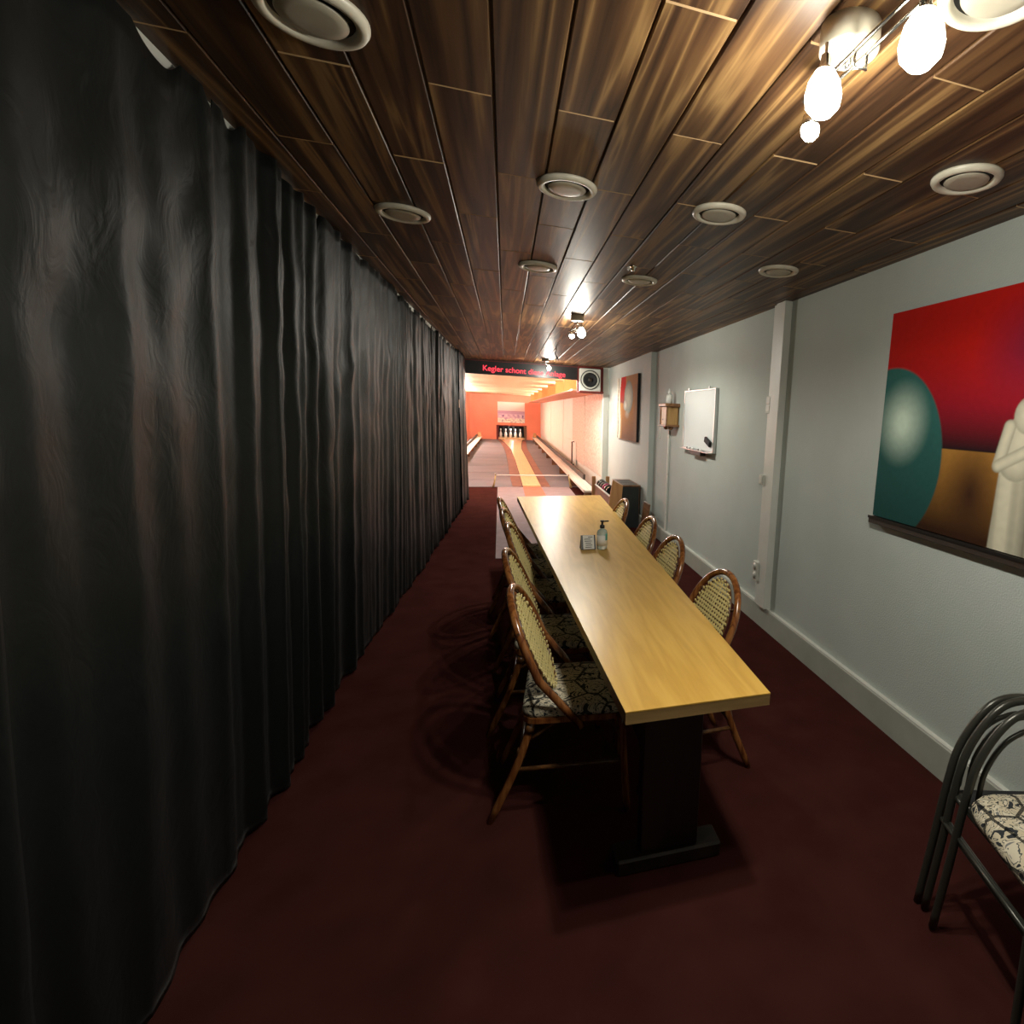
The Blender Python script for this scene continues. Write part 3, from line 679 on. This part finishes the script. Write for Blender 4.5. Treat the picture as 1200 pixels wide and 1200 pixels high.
# ---------------------------------------------------------------- ceiling spotlights
bulb_m = MB().lathe([(0.0, -0.036), (0.014, -0.034), (0.024, -0.024), (0.026, -0.012), (0.022, 0.004), (0.014, 0.016), (0.0, 0.02)], 18).mesh('bulb', M['bulb'])
def fixture(cx, cy, bulbs, label, cr=0.062):
    f = empty('ceiling_spotlight', (cx, cy, CEIL), 0, label, 'ceiling light')
    MB().lathe([(cr, 0.0), (cr, -0.045), (cr - 0.004, -0.049), (0.0, -0.050)], 36).build('canopy', M['vent'], f)
    b0, b1 = Vector(bulbs[0]), Vector(bulbs[-1]); c = Vector((cx, cy, CEIL))
    xs = sorted(bulbs, key=lambda b: b[1])
    a, b = Vector(xs[0]) - c, Vector(xs[-1]) - c
    d = (b - a); d.z = 0; d.normalize() if d.length > 0 else None
    if len(bulbs) == 1: d = Vector((0.3, 0.95, 0)).normalized(); a = b = Vector(xs[0]) - c
    zb = -0.075
    pa, pb = a - d * 0.02, b + d * 0.02; pa.z = pb.z = zb
    if len(bulbs) == 1: pa = Vector((0, 0, zb)) 
    MB().tube([(0, 0, -0.03), (0, 0, zb)], 0.007, 8).build('stem', M['chrome'], f)
    n = Vector((-d.y, d.x, 0)) * 0.014
    br = MB()
    for sgn in (-1, 1):
        br.tube([pa + n * sgn, pb + n * sgn], 0.0045, 6)
    br.tube([pa + n, pa - n], 0.0045, 6); br.tube([pb + n, pb - n], 0.0045, 6)
    mid = (pa + pb) / 2; br.tube([mid + n, mid + n + Vector((0, 0, -0.03)), mid - n + Vector((0, 0, -0.03)), mid - n], 0.0035, 6)
    br.build('bar', M['chrome'], f)
    for q in bulbs:
        p = Vector(q) - c
        hd = empty_child('spot_head', f, (p.x, p.y, p.z))
        bo_ = share('bulb', bulb_m, hd); k_ = {0: 1.45, 1: 1.5, 2: 0.85, 3: 1.4, 4: 0.9, 5: 1.2}[BULBS.index(q)]; bo_.scale = (k_, k_, k_ * 1.1); bo_.location = (0, 0, 0.004 - 0.018 * (k_ - 1))  # most bulbs scaled up: their bright glow is put into the size
    return f
def empty_child(name, parent, loc):
    o = MB().lathe([(0.0, 0.052), (0.010, 0.052), (0.012, 0.030), (0.019, 0.024), (0.021, 0.004), (0.020, 0.002)], 16).tube([(0, 0, 0.045), (0, 0, CEIL - 0.058 - BULBS[0][2] if False else 0.075)], 0.004, 6).build(name, M['chrome'], parent)
    o.location = loc; return o
fixture(0.700, 1.150, BULBS[0:3], 'nickel spotlight bar with three lit bulbs at the near end of the ceiling')
fixture(0.600, 4.985, BULBS[3:5], 'nickel ceiling spotlight with two lit bulbs over the far part of the table', 0.055)
fixture(0.620, 9.30, BULBS[5:6], 'nickel ceiling spotlight with one lit bulb just before the LED display', 0.055)
nz_ = empty('ceiling_nozzle', (0.69, 3.20, CEIL), 0, 'tiny shiny ceiling nozzle beside the vent in the middle of the ceiling', 'nozzle')
MB().lathe([(0.022, 0), (0.022, -0.006), (0.014, -0.010), (0.010, -0.026), (0.0, -0.028)], 16).build('base', M['chrome'], nz_)
MB().lathe([(0.0, -0.008), (0.008, -0.004), (0.010, 0.004), (0.006, 0.010), (0, 0.012)], 12, (-0.026, 0, -0.018)).build('tip', M['pin'], nz_)
MB().tube([(0, 0, -0.018), (-0.026, 0, -0.018)], 0.004, 6).build('arm', M['chrome'], nz_)
tag(MB().tube(smoothpts([(0, 0, 0), (0.006, 0, -0.05), (-0.008, 0.005, -0.09), (0.012, 0, -0.14), (-0.004, 0, -0.17)], 4), 0.006, 6)
    .tube(smoothpts([(0.008, 0, -0.12), (0.02, 0, -0.14), (0.03, 0, -0.17)], 4), 0.006, 6).build('cable_end', M['matte_black'], loc=(0.628, 7.45, CEIL)), 'short black cable end hanging from the ceiling between the two far spotlights', 'cable')

# ---------------------------------------------------------------- paintings and fittings on the right wall
def seg_d(px, py, ax, ay, bx, by):
    dx, dy = bx - ax, by - ay; t = max(0, min(1, ((px - ax) * dx + (py - ay) * dy) / (dx * dx + dy * dy)))
    return math.hypot(px - ax - t * dx, py - ay - t * dy), t
PWD, PHT = 1.32, 1.03
def big_fn(u, v):
    x, z = u * PWD, v * PHT                       # metres from the left edge (as seen), from the bottom
    # sky
    t = v
    if t > 0.55: c = lerp((0.26, 0.008, 0.018), (0.52, 0.012, 0.008), (t - 0.55) / 0.25)
    else: c = lerp((0.012, 0.008, 0.010), (0.26, 0.008, 0.018), (t - 0.37) / 0.18)
    c = lerp(c, (0.10, 0.01, 0.04), max(0, 0.8 - math.hypot((x - 0.82) / 0.35, (z - 0.8) / 0.3)))
    if z < 0.385:
        c = lerp((0.035, 0.014, 0.006), (0.36, 0.17, 0.035), (z - 0.02) / 0.36)
        c = lerp(c, (0.04, 0.015, 0.008), max(0, 1 - math.hypot((x - 0.62) / 0.16, (z - 0.20) / 0.28)))
    # teal egg on the left
    ex, ez = (x - 0.055) / 0.385, (z - 0.315) / 0.445
    q2 = math.sqrt(ex * ex + ez * ez)
    if q2 < 1.01:
        e = lerp((0.014, 0.060, 0.054), (0.038, 0.155, 0.140), 0.35 + (z - 0.3))
        g = 1.2 - math.hypot((x - 0.15) / 0.17, (z - 0.49) / 0.19)
        e = lerp(e, (0.58, 0.72, 0.60), min(1, max(0, g)) ** 1.3)
        c = lerp(e, c, (q2 - 0.985) / 0.025)
    # two pale embracing figures with bowed heads
    def blob(d, r, k, tone, soft=0.006):
        nonlocal c
        if d < r: c = lerp(tuple(q * (1 - k * (d / r) ** 2) for q in tone), c, (d - r + soft) / soft)
    def fig(cx, sgn, tone):
        nonlocal c
        if z < 0.40:
            hw = 0.072 + 0.010 * (1 - z / 0.40); d = abs(x - cx)
            if d < hw:
                k = 0.55 + 0.45 * math.cos((x - cx) / hw * 1.5 + 0.4 * sgn)
                k *= 1 - 0.25 * max(0, math.sin((x - cx) * 70 + z * 3)) * (z < 0.3)
                c = lerp(tuple(q * k for q in tone), c, (d - hw + 0.006) / 0.006)
        d, t_ = seg_d(x, z, cx, 0.36, cx + 0.015 * sgn, 0.46); blob(d, 0.082, 0.5, tone)
        d = math.hypot(x - cx - 0.028 * sgn, (z - 0.535) * 0.9); blob(d, 0.068, 0.45, tone)
        d, t_ = seg_d(x, z, cx - 0.05 * sgn, 0.49, cx - 0.082 * sgn, 0.335); blob(d, 0.030, 0.6, tone)
        d, t_ = seg_d(x, z, cx - 0.080 * sgn, 0.335, cx + 0.085 * sgn, 0.425); blob(d, 0.028, 0.6, tone)
    fig(0.965, -1, (0.50, 0.46, 0.34)); fig(0.822, 1, (0.64, 0.60, 0.46))
    n = 1 + 0.06 * nz3(x, z, 40)
    return tuple(max(0, q * n) for q in c)
def canvas(name, y_left, z0, wd, ht, fn, wallx, label, nx, nzz, depth=0.03, edge='black'):
    e = empty(name, (wallx, y_left - wd / 2, z0), 0, label, 'painting')
    MB().box(-depth + 0.0015, 0, -wd / 2, wd / 2, 0, ht).build('stretcher', M['matte_black'], e)
    p = printed('canvas_face', wd, ht, nx, nzz, fn, e); p.rotation_euler = (0, 0, R(-90)); p.location = (-depth, 0, 0)
    return e
canvas('figure_painting', 2.442, 1.108, PWD, PHT, big_fn, WR, 'large painting of a teal egg and two pale embracing figures under a red sky', 300, 230)
lg = empty('picture_ledge', (WR, 1.79, 1.066), 0, 'dark narrow ledge along the bottom edge of the large red painting', 'ledge')
MB().box(-0.045, 0, -0.67, 0.665, 0, 0.036, 0.002).build('ledge_board', M['brown_plastic'], lg)
MB().box(-0.05, -0.045, -0.67, 0.665, 0.026, 0.040).build('front_lip', M['black'], lg)
def art2_fn(u, v):
    x, z = u, v
    c = (0.42, 0.22, 0.10) if z > 0.62 else lerp((0.20, 0.10, 0.06), (0.46, 0.20, 0.06), (z - 0.05) / 0.5)
    if x > 0.16 and x < 0.46 and z > 0.58: c = lerp((0.25, 0.06, 0.05), (0.52, 0.03, 0.025), (z - 0.58) / 0.15)
    if x < 0.30 and z < 0.60: c = lerp(c, (0.50, 0.26, 0.08), 0.6)
    ed = 0.20 + 0.03 * math.sin(z * 7)
    if x < ed: c = (0.72, 0.70, 0.58)
    if x < 0.11 and abs(x - 0.07 - 0.02 * math.sin(z * 9)) < 0.02: c = (0.25, 0.22, 0.18)
    d = math.hypot((x - 0.60) / 0.21, (z - 0.67) / 0.25)
    if d < 1: c = lerp((0.55, 0.56, 0.46), (0.24, 0.25, 0.21), d ** 2)
    d = math.hypot((x - 0.46) / 0.10, (z - 0.55) / 0.09)
    if d < 1: c = lerp((0.74, 0.72, 0.62), (0.36, 0.35, 0.30), d)
    d = math.hypot((x - 0.55) / 0.14, (z - 0.42) / 0.10)
    if d < 1 and z < 0.46: c = lerp((0.48, 0.42, 0.34), c, d)
    if x > 0.8 and z < 0.85: c = lerp(c, (0.30, 0.18, 0.12), (x - 0.8) * 4)
    n = 1 + 0.08 * nz3(x, z, 24); return tuple(q * n for q in c)
canvas('mask_painting', 9.28, 1.19, 1.50, 0.97, art2_fn, WR2, 'painting of a pale mask shape on red and brown near the loudspeaker', 90, 70, 0.04)
# whiteboard
wb = empty('whiteboard', (WR, 5.35, 1.248), 0, 'whiteboard in an aluminium frame between the lantern and the boxed cable duct', 'whiteboard')
MB().box(-0.028, -0.006, -0.46, 0.46, 0.012, 0.60).build('board', M['board_white'], wb)
for a, b, c_, d in ((-0.472, -0.455, 0, 0.612), (0.455, 0.472, 0, 0.612)):
    MB().box(-0.034, 0, a, b, c_, d, 0.002).build('frame_bar', M['alu'], wb)
for z in (0.0, 0.597): MB().box(-0.034, 0, -0.455, 0.455, z, z + 0.015, 0.002).build('frame_bar', M['alu'], wb)
MB().box(-0.075, -0.034, -0.455, 0.455, -0.004, 0.004).build('pen_tray', M['alu'], wb)
for yy_ in (-0.30, 0.32): MB().box(-0.034, -0.02, yy_, yy_ + 0.03, 0.612, 0.635).build('hanger', M['alu'], wb)
MB().box(-0.07, -0.01, -0.22, 0.12, -0.045, -0.006, 0.003).build('marker_box', M['brown_plastic'], wb)
er = MB().box(-0.028, 0, -0.075, 0.075, -0.028, 0.028, 0.006).xform(Matrix.Rotation(R(18), 4, 'X'))
tag(er.build('board_eraser', M['matte_black'], loc=(WR - 0.029, 5.0, 1.352)), 'black eraser sticking to the lower right of the whiteboard', 'eraser')
for yy_, lb in ((5.55, 'short dark marker at the left of the whiteboard tray'), (5.44, 'short dark marker second from the left on the whiteboard tray'), (5.18, 'short dark marker at the right of the whiteboard tray')):
    mk = empty('marker_pen', (WR - 0.055, yy_, 1.262), 0, lb, 'marker', 'markers on the whiteboard tray')
    MB().lathe([(0.0, -0.035), (0.009, -0.035), (0.009, 0.015), (0.0, 0.015)], 10, axis='Y').build('barrel', M['pin'], mk)
    MB().lathe([(0.0, 0.015), (0.0095, 0.015), (0.0095, 0.045), (0.0, 0.045)], 10, axis='Y').build('cap', M['ink'], mk)
# wooden lantern with a candle lamp
sn = empty('wall_lantern', (WR, 6.22, 1.44), 0, 'brown wooden wall lantern holding a white candle lamp', 'wall lamp')
MB().box(-0.15, -0.01, -0.13, 0.13, 0.04, 0.245, 0.004).build('box_body', M['sconce_wood'], sn)
MB().box(-0.175, 0, -0.155, 0.155, 0.245, 0.285, 0.006).build('top_rim', M['brown_wood'], sn)
MB().box(-0.165, 0, -0.145, 0.145, 0.02, 0.045, 0.005).build('bottom_rim', M['brown_wood'], sn)
for sy in (-1, 1):
    MB().box(-0.16, -0.145, sy * 0.128 - 0.008, sy * 0.128 + 0.008, 0.04, 0.25, 0.002).build('corner_strip', M['brown_wood'], sn)
    MB().lathe([(0.0, -0.03), (0.026, -0.03), (0.03, 0.0), (0.026, 0.03), (0, 0.03)], 12, (-0.09, sy * 0.09, 0.012), 'Y').build('foot', M['brown_wood'], sn)
MB().lathe([(0.006, -0.004), (0.010, 0.0)], 10, (-0.15, 0.03, 0.10), 'X').build('knob', M['black'], sn)
cd = MB().lathe([(0.0, 0.285), (0.038, 0.285), (0.036, 0.38), (0.030, 0.385), (0.0, 0.386)], 16, (-0.09, 0.0, 0)).build('candle_tube', M['candle'], sn)
MB().lathe([(0.0, 0.386), (0.016, 0.39), (0.020, 0.41), (0.010, 0.445), (0.0, 0.46)], 12, (-0.09, 0.0, 0)).build('candle_bulb', M['candle'], cd)
MB().tube(smoothpts([(-0.15, 0.12, 0.04), (-0.155, 0.13, -0.03), (-0.15, 0.14, -0.10)], 4), 0.003, 6).build('pull_cord', M['white_plastic'], sn)
MB().lathe([(0.0, -0.13), (0.009, -0.125), (0.006, -0.10), (0, -0.098)], 10, (-0.15, 0.14, 0)).build('cord_tassel', M['white_plastic'], sn)

# ---------------------------------------------------------------- table
T = [(0.315, 1.401), (0.773, 1.409), (0.920, 5.57), (0.101, 5.48)]     # near-left, near-right, far-right, far-left
TT, TB = 0.750, 0.710
tb = empty('dining_table', (0.5, 3.45, 0), 0, 'very long beech-topped table with a straight laminated edge in the middle of the room', 'table')
P = [(x - 0.5, y - 3.45) for x, y in T]
def inset(poly, d):
    cx = sum(p[0] for p in poly) / 4; cy = sum(p[1] for p in poly) / 4
    return [(x - d * (1 if x > cx else -1), y - d * (1 if y > cy else -1)) for x, y in poly]
MB().prism(P, TT - 0.004, TT).build('table_top', M['beech'], tb)
MB().prism(inset(P, 0.0005), TB, TT - 0.004).build('edge_core', M['beech_edge'], tb)
def lerp2(a, b, t): return (a[0] + (b[0] - a[0]) * t, a[1] + (b[1] - a[1]) * t)
for yy_ in (0.27, 3.70):
    t = yy_ / 4.1; l = lerp2(P[0], P[3], t); r = lerp2(P[1], P[2], t); w_ = r[0] - l[0]; c = (l[0] + r[0]) / 2
    MB().box(c - w_ * 0.22, c + w_ * 0.22, l[1] - 0.03, l[1] + 0.03, 0.06, TB, 0.004).build('leg', M['dark_wood'], tb)
    MB().box(c - w_ * 0.40, c + w_ * 0.40, l[1] - 0.05, l[1] + 0.05, 0.0, 0.06, 0.008).build('foot', M['dark_wood'], tb)
MB().box(-0.03, 0.03, -1.72, 1.60, 0.35, 0.47, 0.004).build('stretcher_beam', M['dark_wood'], tb)
ap = MB()
MB().prism(inset(P, 0.05), TB - 0.02, TB - 0.0005).build('under_frame', M['dark_wood'], tb)
# hand gel and card stand
hg = empty('gel_dispenser', (0.562, 3.30, TT + 0.001), R(12), 'clear hand gel bottle with a black pump on the table', 'bottle')
MB().lathe([(0.0, 0.0), (0.030, 0.0), (0.033, 0.006), (0.033, 0.10), (0.028, 0.118), (0.012, 0.128), (0.012, 0.135), (0, 0.135)], 24, sy=0.8).build('bottle_body', M['liquid'], hg)
MB().lathe([(0.0336, 0.025), (0.0336, 0.09)], 24, sy=0.81).build('label', M['paper'], hg)
lbm = MB()
for k in range(5):
    a0, a1 = R(-70 + k * 10), R(-60 + k * 10); r_ = 0.0342
    lbm.add([(r_ * math.cos(a0), r_ * math.sin(a0) * .82, 0.058), (r_ * math.cos(a1), r_ * math.sin(a1) * .82, 0.058), (r_ * math.cos(a1), r_ * math.sin(a1) * .82, 0.10), (r_ * math.cos(a0), r_ * math.sin(a0) * .82, 0.10)], [(0, 1, 2, 3)])
lbm.build('teal_mark', M['label_teal'], hg)
MB().lathe([(0.0, 0.133), (0.015, 0.133), (0.015, 0.150), (0.007, 0.154), (0.007, 0.170), (0.013, 0.172), (0.013, 0.180), (0.0, 0.181)], 16).build('pump', M['black'], hg)
MB().box(0.0, 0.042, -0.005, 0.005, 0.170, 0.178, 0.002).build('spout', M['black'], hg)
cs = empty('card_stand', (0.478, 3.32, TT + 0.001), R(4), 'small black stand with a white lettered card beside the gel bottle', 'card stand')
m = MB().add([(-0.045, -0.03, 0), (0.045, -0.03, 0), (0.045, 0.03, 0), (-0.045, 0.03, 0), (-0.045, 0.0, 0.085), (0.045, 0.0, 0.085)],
             [(3, 2, 1, 0), (0, 1, 5, 4), (2, 3, 4, 5), (1, 2, 5), (3, 0, 4)])
m.build('stand_body', M['black'], cs)
cdp = MB().box(-0.034, 0.034, -0.0015, 0, 0.0, 0.085).xform(Matrix.Translation((0, -0.032, 0.004)) @ Matrix.Rotation(R(-18), 4, 'X')).build('card', M['paper'], cs)
im = MB()
for k, (a, b) in enumerate(((-0.002, 0.026), (-0.026, 0.012), (-0.024, 0.020), (-0.020, 0.016), (-0.018, 0.022), (-0.022, 0.018))):
    im.box(a, b, -0.0030, -0.0016, 0.072 - k * 0.0125, 0.076 - k * 0.0125)
im.xform(Matrix.Translation((0, -0.032, 0.004)) @ Matrix.Rotation(R(-18), 4, 'X')).build('lettering', M['ink'], cdp)

# ---------------------------------------------------------------- bistro chairs (local: faces +X, origin on the floor under the seat)
def back_pt(y, z):
    """the reclined plane of the back"""
    return Vector((-0.075 - (z - 0.45) * 0.42, y, z))
def make_chair():
    r = empty('bistro_chair')
    # hoop: from the seat sides up and over
    hp = []
    for a in range(-58, 239, 9):
        th = R(a); y = 0.225 * math.cos(th); z = 0.690 + 0.215 * math.sin(th); hp.append(back_pt(y, z))
    st = [Vector((-0.01, 0.185, 0.435)), Vector((-0.06, 0.150 + 0.02, 0.475))]
    # left and right tails continue straight down to the seat rail
    pr = [Vector((0.02, 0.215, 0.40)), Vector((-0.06, 0.220, 0.50)), back_pt(0.227, 0.60)]
    arc = [back_pt(0.222 * math.cos(R(a)), 0.665 + 0.215 * math.sin(R(a))) for a in range(0, 181, 10)]
    pl = [Vector((p.x, -p.y, p.z)) for p in reversed(pr)]
    path = pr + arc + pl
    MB().tube(path, 0.0155, 10).build('back_hoop', M['rattan'], r)
    # inner oval with cane
    a_, b_, zc = 0.166, 0.182, 0.665
    ov = [back_pt(a_ * math.cos(R(t)), zc + b_ * math.sin(R(t))) + Vector((0.004, 0, 0)) for t in range(0, 360, 12)]
    inner = MB().tube(ov, 0.006, 8, closed=True).build('inner_hoop', M['wrap'], r)
    cw = MB(); pitch, hw = 0.0205, 0.0056
    pv, hv, ph, hh = 0.0235, 0.0060, 0.0175, 0.0042
    n = int(a_ / pv) + 1
    for i in range(-n, n + 1):
        y = i * pv
        if abs(y) < a_ - 0.004:
            h = b_ * math.sqrt(1 - (y / a_) ** 2)
            cw.add([q + Vector((0.0035, 0, 0)) for q in (back_pt(y - hv, zc - h), back_pt(y + hv, zc - h), back_pt(y + hv, zc + h), back_pt(y - hv, zc + h))], [(0, 1, 2, 3)])
    n = int(b_ / ph) + 1
    for i in range(-n, n + 1):
        z = zc + i * ph; dz = z - zc
        if abs(dz) < b_ - 0.004:
            h = a_ * math.sqrt(1 - (dz / b_) ** 2)
            cw.add([q + Vector((0.0055, 0, 0)) for q in (back_pt(-h, z - hh), back_pt(h, z - hh), back_pt(h, z + hh), back_pt(-h, z + hh))], [(0, 1, 2, 3)])
    co = cw.build('cane_weave', M['cane'], r); co['kind'] = 'stuff'
    md = co.modifiers.new('t', 'SOLIDIFY'); md.thickness = 0.0018
    # pale lacing round the inner hoop: a beaded edge
    lm = MB()
    for k in range(0, 360, 12):
        for kk, rr_ in ((0, 1.02), (1, 0.97)):
            t = R(k + kk * 6); c = back_pt(a_ * rr_ * math.cos(t), zc + b_ * rr_ * math.sin(t)) + Vector((0.010, 0, 0))
            lm.box(c.x - 0.003, c.x + 0.003, c.y - 0.006, c.y + 0.006, c.z - 0.006, c.z + 0.006, 0.002)
    lm2 = lm.build('cane_lacing', M['cane'], inner); lm2['kind'] = 'stuff'
    # small bent braces between hoop and oval
    for sy in (-1, 1):
        for z0, z1 in ((0.775, 0.755), (0.57, 0.59)):
            MB().tube([back_pt(sy * 0.21, z0), back_pt(sy * 0.18, (z0 + z1) / 2 + 0.004), back_pt(sy * 0.148, z1)], 0.006, 6).build('brace', M['wrap'], r)
    # seat
    def rrect(w_, d_, rad, n=5):
        pts = []
        for cx, cy, a0 in ((w_ - rad, d_ - rad, 0), (-w_ + rad, d_ - rad, 90), (-w_ + rad, -d_ + rad, 180), (w_ - rad, -d_ + rad, 270)):
            for k in range(n + 1): a = R(a0 + 90 * k / n); pts.append((cx + rad * math.cos(a), cy + rad * math.sin(a)))
        return pts
    MB().prism(rrect(0.205, 0.205, 0.06), 0.415, 0.437).build('seat_frame', M['rattan'], r)
    cu = MB(); rings = [(0.198, 0.437), (0.204, 0.448), (0.202, 0.462), (0.188, 0.472), (0.15, 0.477), (0.06, 0.479)]
    base = [rrect(q, q, q * 0.3) for q, _ in rings]; nn = len(base[0]); vs = []
    for (q, z), poly in zip(rings, base): vs += [(x, y, z) for x, y in poly]
    fs = [(i * nn + k, i * nn + (k + 1) % nn, (i + 1) * nn + (k + 1) % nn, (i + 1) * nn + k) for i in range(len(rings) - 1) for k in range(nn)]
    fs.append(tuple(range((len(rings) - 1) * nn, len(rings) * nn))); fs.append(tuple(range(nn))[::-1])
    cu.add(vs, fs, True).build('seat_cushion', M['newsprint'], r)
    # legs
    for sy in (-1, 1):
        MB().tube(smoothpts([(0.175, sy * 0.175, 0.43), (0.19, sy * 0.185, 0.2), (0.205, sy * 0.195, 0.0)], 4), [0.015] * 8 + [0.012], 8).build('leg', M['rattan'], r)
        lg_ = MB().tube(smoothpts([(-0.16, sy * 0.175, 0.43), (-0.22, sy * 0.185, 0.24), (-0.325, sy * 0.185, 0.0)], 4), [0.016] * 8 + [0.012], 8).build('leg', M['rattan'], r)
        for z in (0.40, 0.30):
            t = (0.43 - z) / 0.19; x = -0.16 - 0.06 * t
            MB().tube([(x, sy * 0.178, z), (x - 0.008, sy * 0.180, z - 0.03)], 0.0185, 8).build('binding', M['wrap'], lg_)
        MB().tube([(0.19, sy * 0.182, 0.22), (-0.235, sy * 0.187, 0.22)], 0.009, 8).build('stretcher', M['wrap'], r)
        MB().tube(smoothpts([(0.185, sy * 0.178, 0.30), (0.12, sy * 0.178, 0.40), (-0.05, sy * 0.178, 0.412), (-0.17, sy * 0.178, 0.34)], 4), 0.007, 6).build('curved_brace', M['wrap'], r)
    MB().tube([(0.19, -0.18, 0.25), (0.19, 0.18, 0.25)], 0.009, 8).build('stretcher', M['wrap'], r)
    MB().tube([(-0.21, -0.18, 0.26), (-0.21, 0.18, 0.26)], 0.009, 8).build('stretcher', M['wrap'], r)
    return r
proto = make_chair()
ordn = ['nearest', 'second nearest', 'middle', 'second farthest', 'farthest']
spots = []
LX = [(0.268, 2.15, -6), (0.246, 2.77, -5), (0.257, 3.45, -5), (0.224, 3.98, -6), (0.200, 4.49, -3)]
for i, (x, y, a) in enumerate(LX):
    lb = ['caned bistro chair on the curtain side of the table, nearest the viewer', 'caned bistro chair on the curtain side, second nearest the viewer',
          'caned bistro chair on the curtain side, third of the five', 'caned bistro chair on the curtain side, fourth from the viewer', 'caned bistro chair on the curtain side, farthest from the viewer'][i]
    spots.append((x, y, a, lb, 'bistro chairs on the curtain side of the table'))
RX = [(0.715, 2.235, 184), (0.702, 2.98, 182), (0.711, 3.61, 180), (0.690, 4.42, 180)]
for i, (x, y, a) in enumerate(RX):
    lb = ['bistro chair with broad pale caned back on the wall side, nearest the viewer', 'caned bistro chair on the wall side, second nearest the viewer',
          'caned bistro chair on the wall side, third from the viewer', 'caned bistro chair on the wall side, farthest, in front of the ball rack'][i]
    spots.append((x, y, a, lb, 'bistro chairs on the wall side of the table'))
for i, (x, y, a, lb, g) in enumerate(spots):
    o = proto if i == 0 else copy_tree(proto)
    o.location = (x, y, 0); o.rotation_euler = (0, 0, R(a)); tag(o, lb, 'chair', g)

# ---------------------------------------------------------------- stack of metal chairs at the right (local: back at y=0, faces -Y)
def make_metal_chair():
    r = empty('stacking_chair')
    hw = 0.245
    path = [(-hw - 0.01, 0.0, 0.0), (-hw + 0.01, -0.01, 0.25), (-hw + 0.03, -0.01, 0.45), (-hw + 0.06, 0.0, 0.58), (-hw + 0.125, 0.01, 0.69), (-0.05, 0.015, 0.738),
            (0.05, 0.015, 0.738), (hw - 0.125, 0.01, 0.69), (hw - 0.06, 0.0, 0.58), (hw - 0.03, -0.01, 0.45), (hw - 0.01, -0.01, 0.25), (hw + 0.01, 0.0, 0.0)]
    MB().tube(smoothpts(path, 5), 0.0125, 10).build('back_hoop', M['charcoal_tube'], r)
    p2 = [(-hw + 0.075, 0.0, 0.44), (-hw + 0.085, 0.0, 0.55), (-hw + 0.14, 0.01, 0.64), (-0.03, 0.012, 0.685), (0.03, 0.012, 0.685), (hw - 0.14, 0.01, 0.64), (hw - 0.085, 0.0, 0.55), (hw - 0.075, 0.0, 0.44)]
    MB().tube(smoothpts(p2, 5), 0.008, 8).build('inner_hoop', M['charcoal_tube'], r)
    for s in (-1, 1):
        MB().tube(smoothpts([(s * 0.20, -0.02, 0.43), (s * 0.20, -0.36, 0.44), (s * 0.205, -0.42, 0.41), (s * 0.215, -0.45, 0.0)], 5), 0.0115, 8).build('leg', M['charcoal_tube'], r)
        MB().tube([(s * 0.225, -0.01, 0.335), (s * 0.21, -0.425, 0.33)], 0.008, 8).build('side_stretcher', M['charcoal_tube'], r)
    MB().box(-0.20, 0.20, -0.40, -0.02, 0.425, 0.44, 0.004).build('seat_pan', M['matte_black'], r)
    return r
def cushion(par):
    cu = MB(); vs = []; nn = 24
    rings = [(0.205, 0.44), (0.228, 0.452), (0.232, 0.468), (0.222, 0.488), (0.19, 0.500), (0.11, 0.506), (0.02, 0.507)]
    for q, z in rings:
        for k in range(nn):
            a = 2 * math.pi * k / nn; e = 0.38
            x = math.copysign(abs(math.cos(a)) ** e, math.cos(a)) * q; y = math.copysign(abs(math.sin(a)) ** e, math.sin(a)) * q
            vs.append((x - 0.01, y - 0.245, z + 0.006))
    fs = [(i * nn + k, i * nn + (k + 1) % nn, (i + 1) * nn + (k + 1) % nn, (i + 1) * nn + k) for i in range(len(rings) - 1) for k in range(nn)]
    fs.append(tuple(range((len(rings) - 1) * nn, len(rings) * nn))); fs.append(tuple(range(nn))[::-1])
    cu.add(vs, fs, True); return cu.build('seat_cushion', M['newsprint'], par)
mc = make_metal_chair()
SR = R(-16)
base = Vector((1.555, 1.195, 0))
fdir = Vector((math.sin(SR), -math.cos(SR), 0))
lbs = ['charcoal metal stacking chair at the bottom of the stack by the right wall', 'charcoal metal stacking chair in the middle of the stack by the right wall', 'charcoal metal stacking chair with newsprint cushion on top of the stack by the right wall']
for i in range(3):
    o = mc if i == 0 else copy_tree(mc)
    o.location = base + fdir * (0, 0.034, 0.105)[i] + Vector(((0, 0.01, 0.0)[i], 0, (0, 0.006, 0.012)[i])); o.rotation_euler = (0, 0, SR)
    tag(o, lbs[i], 'chair', 'stacked metal chairs by the right wall')
    if i == 2: cushion(o)
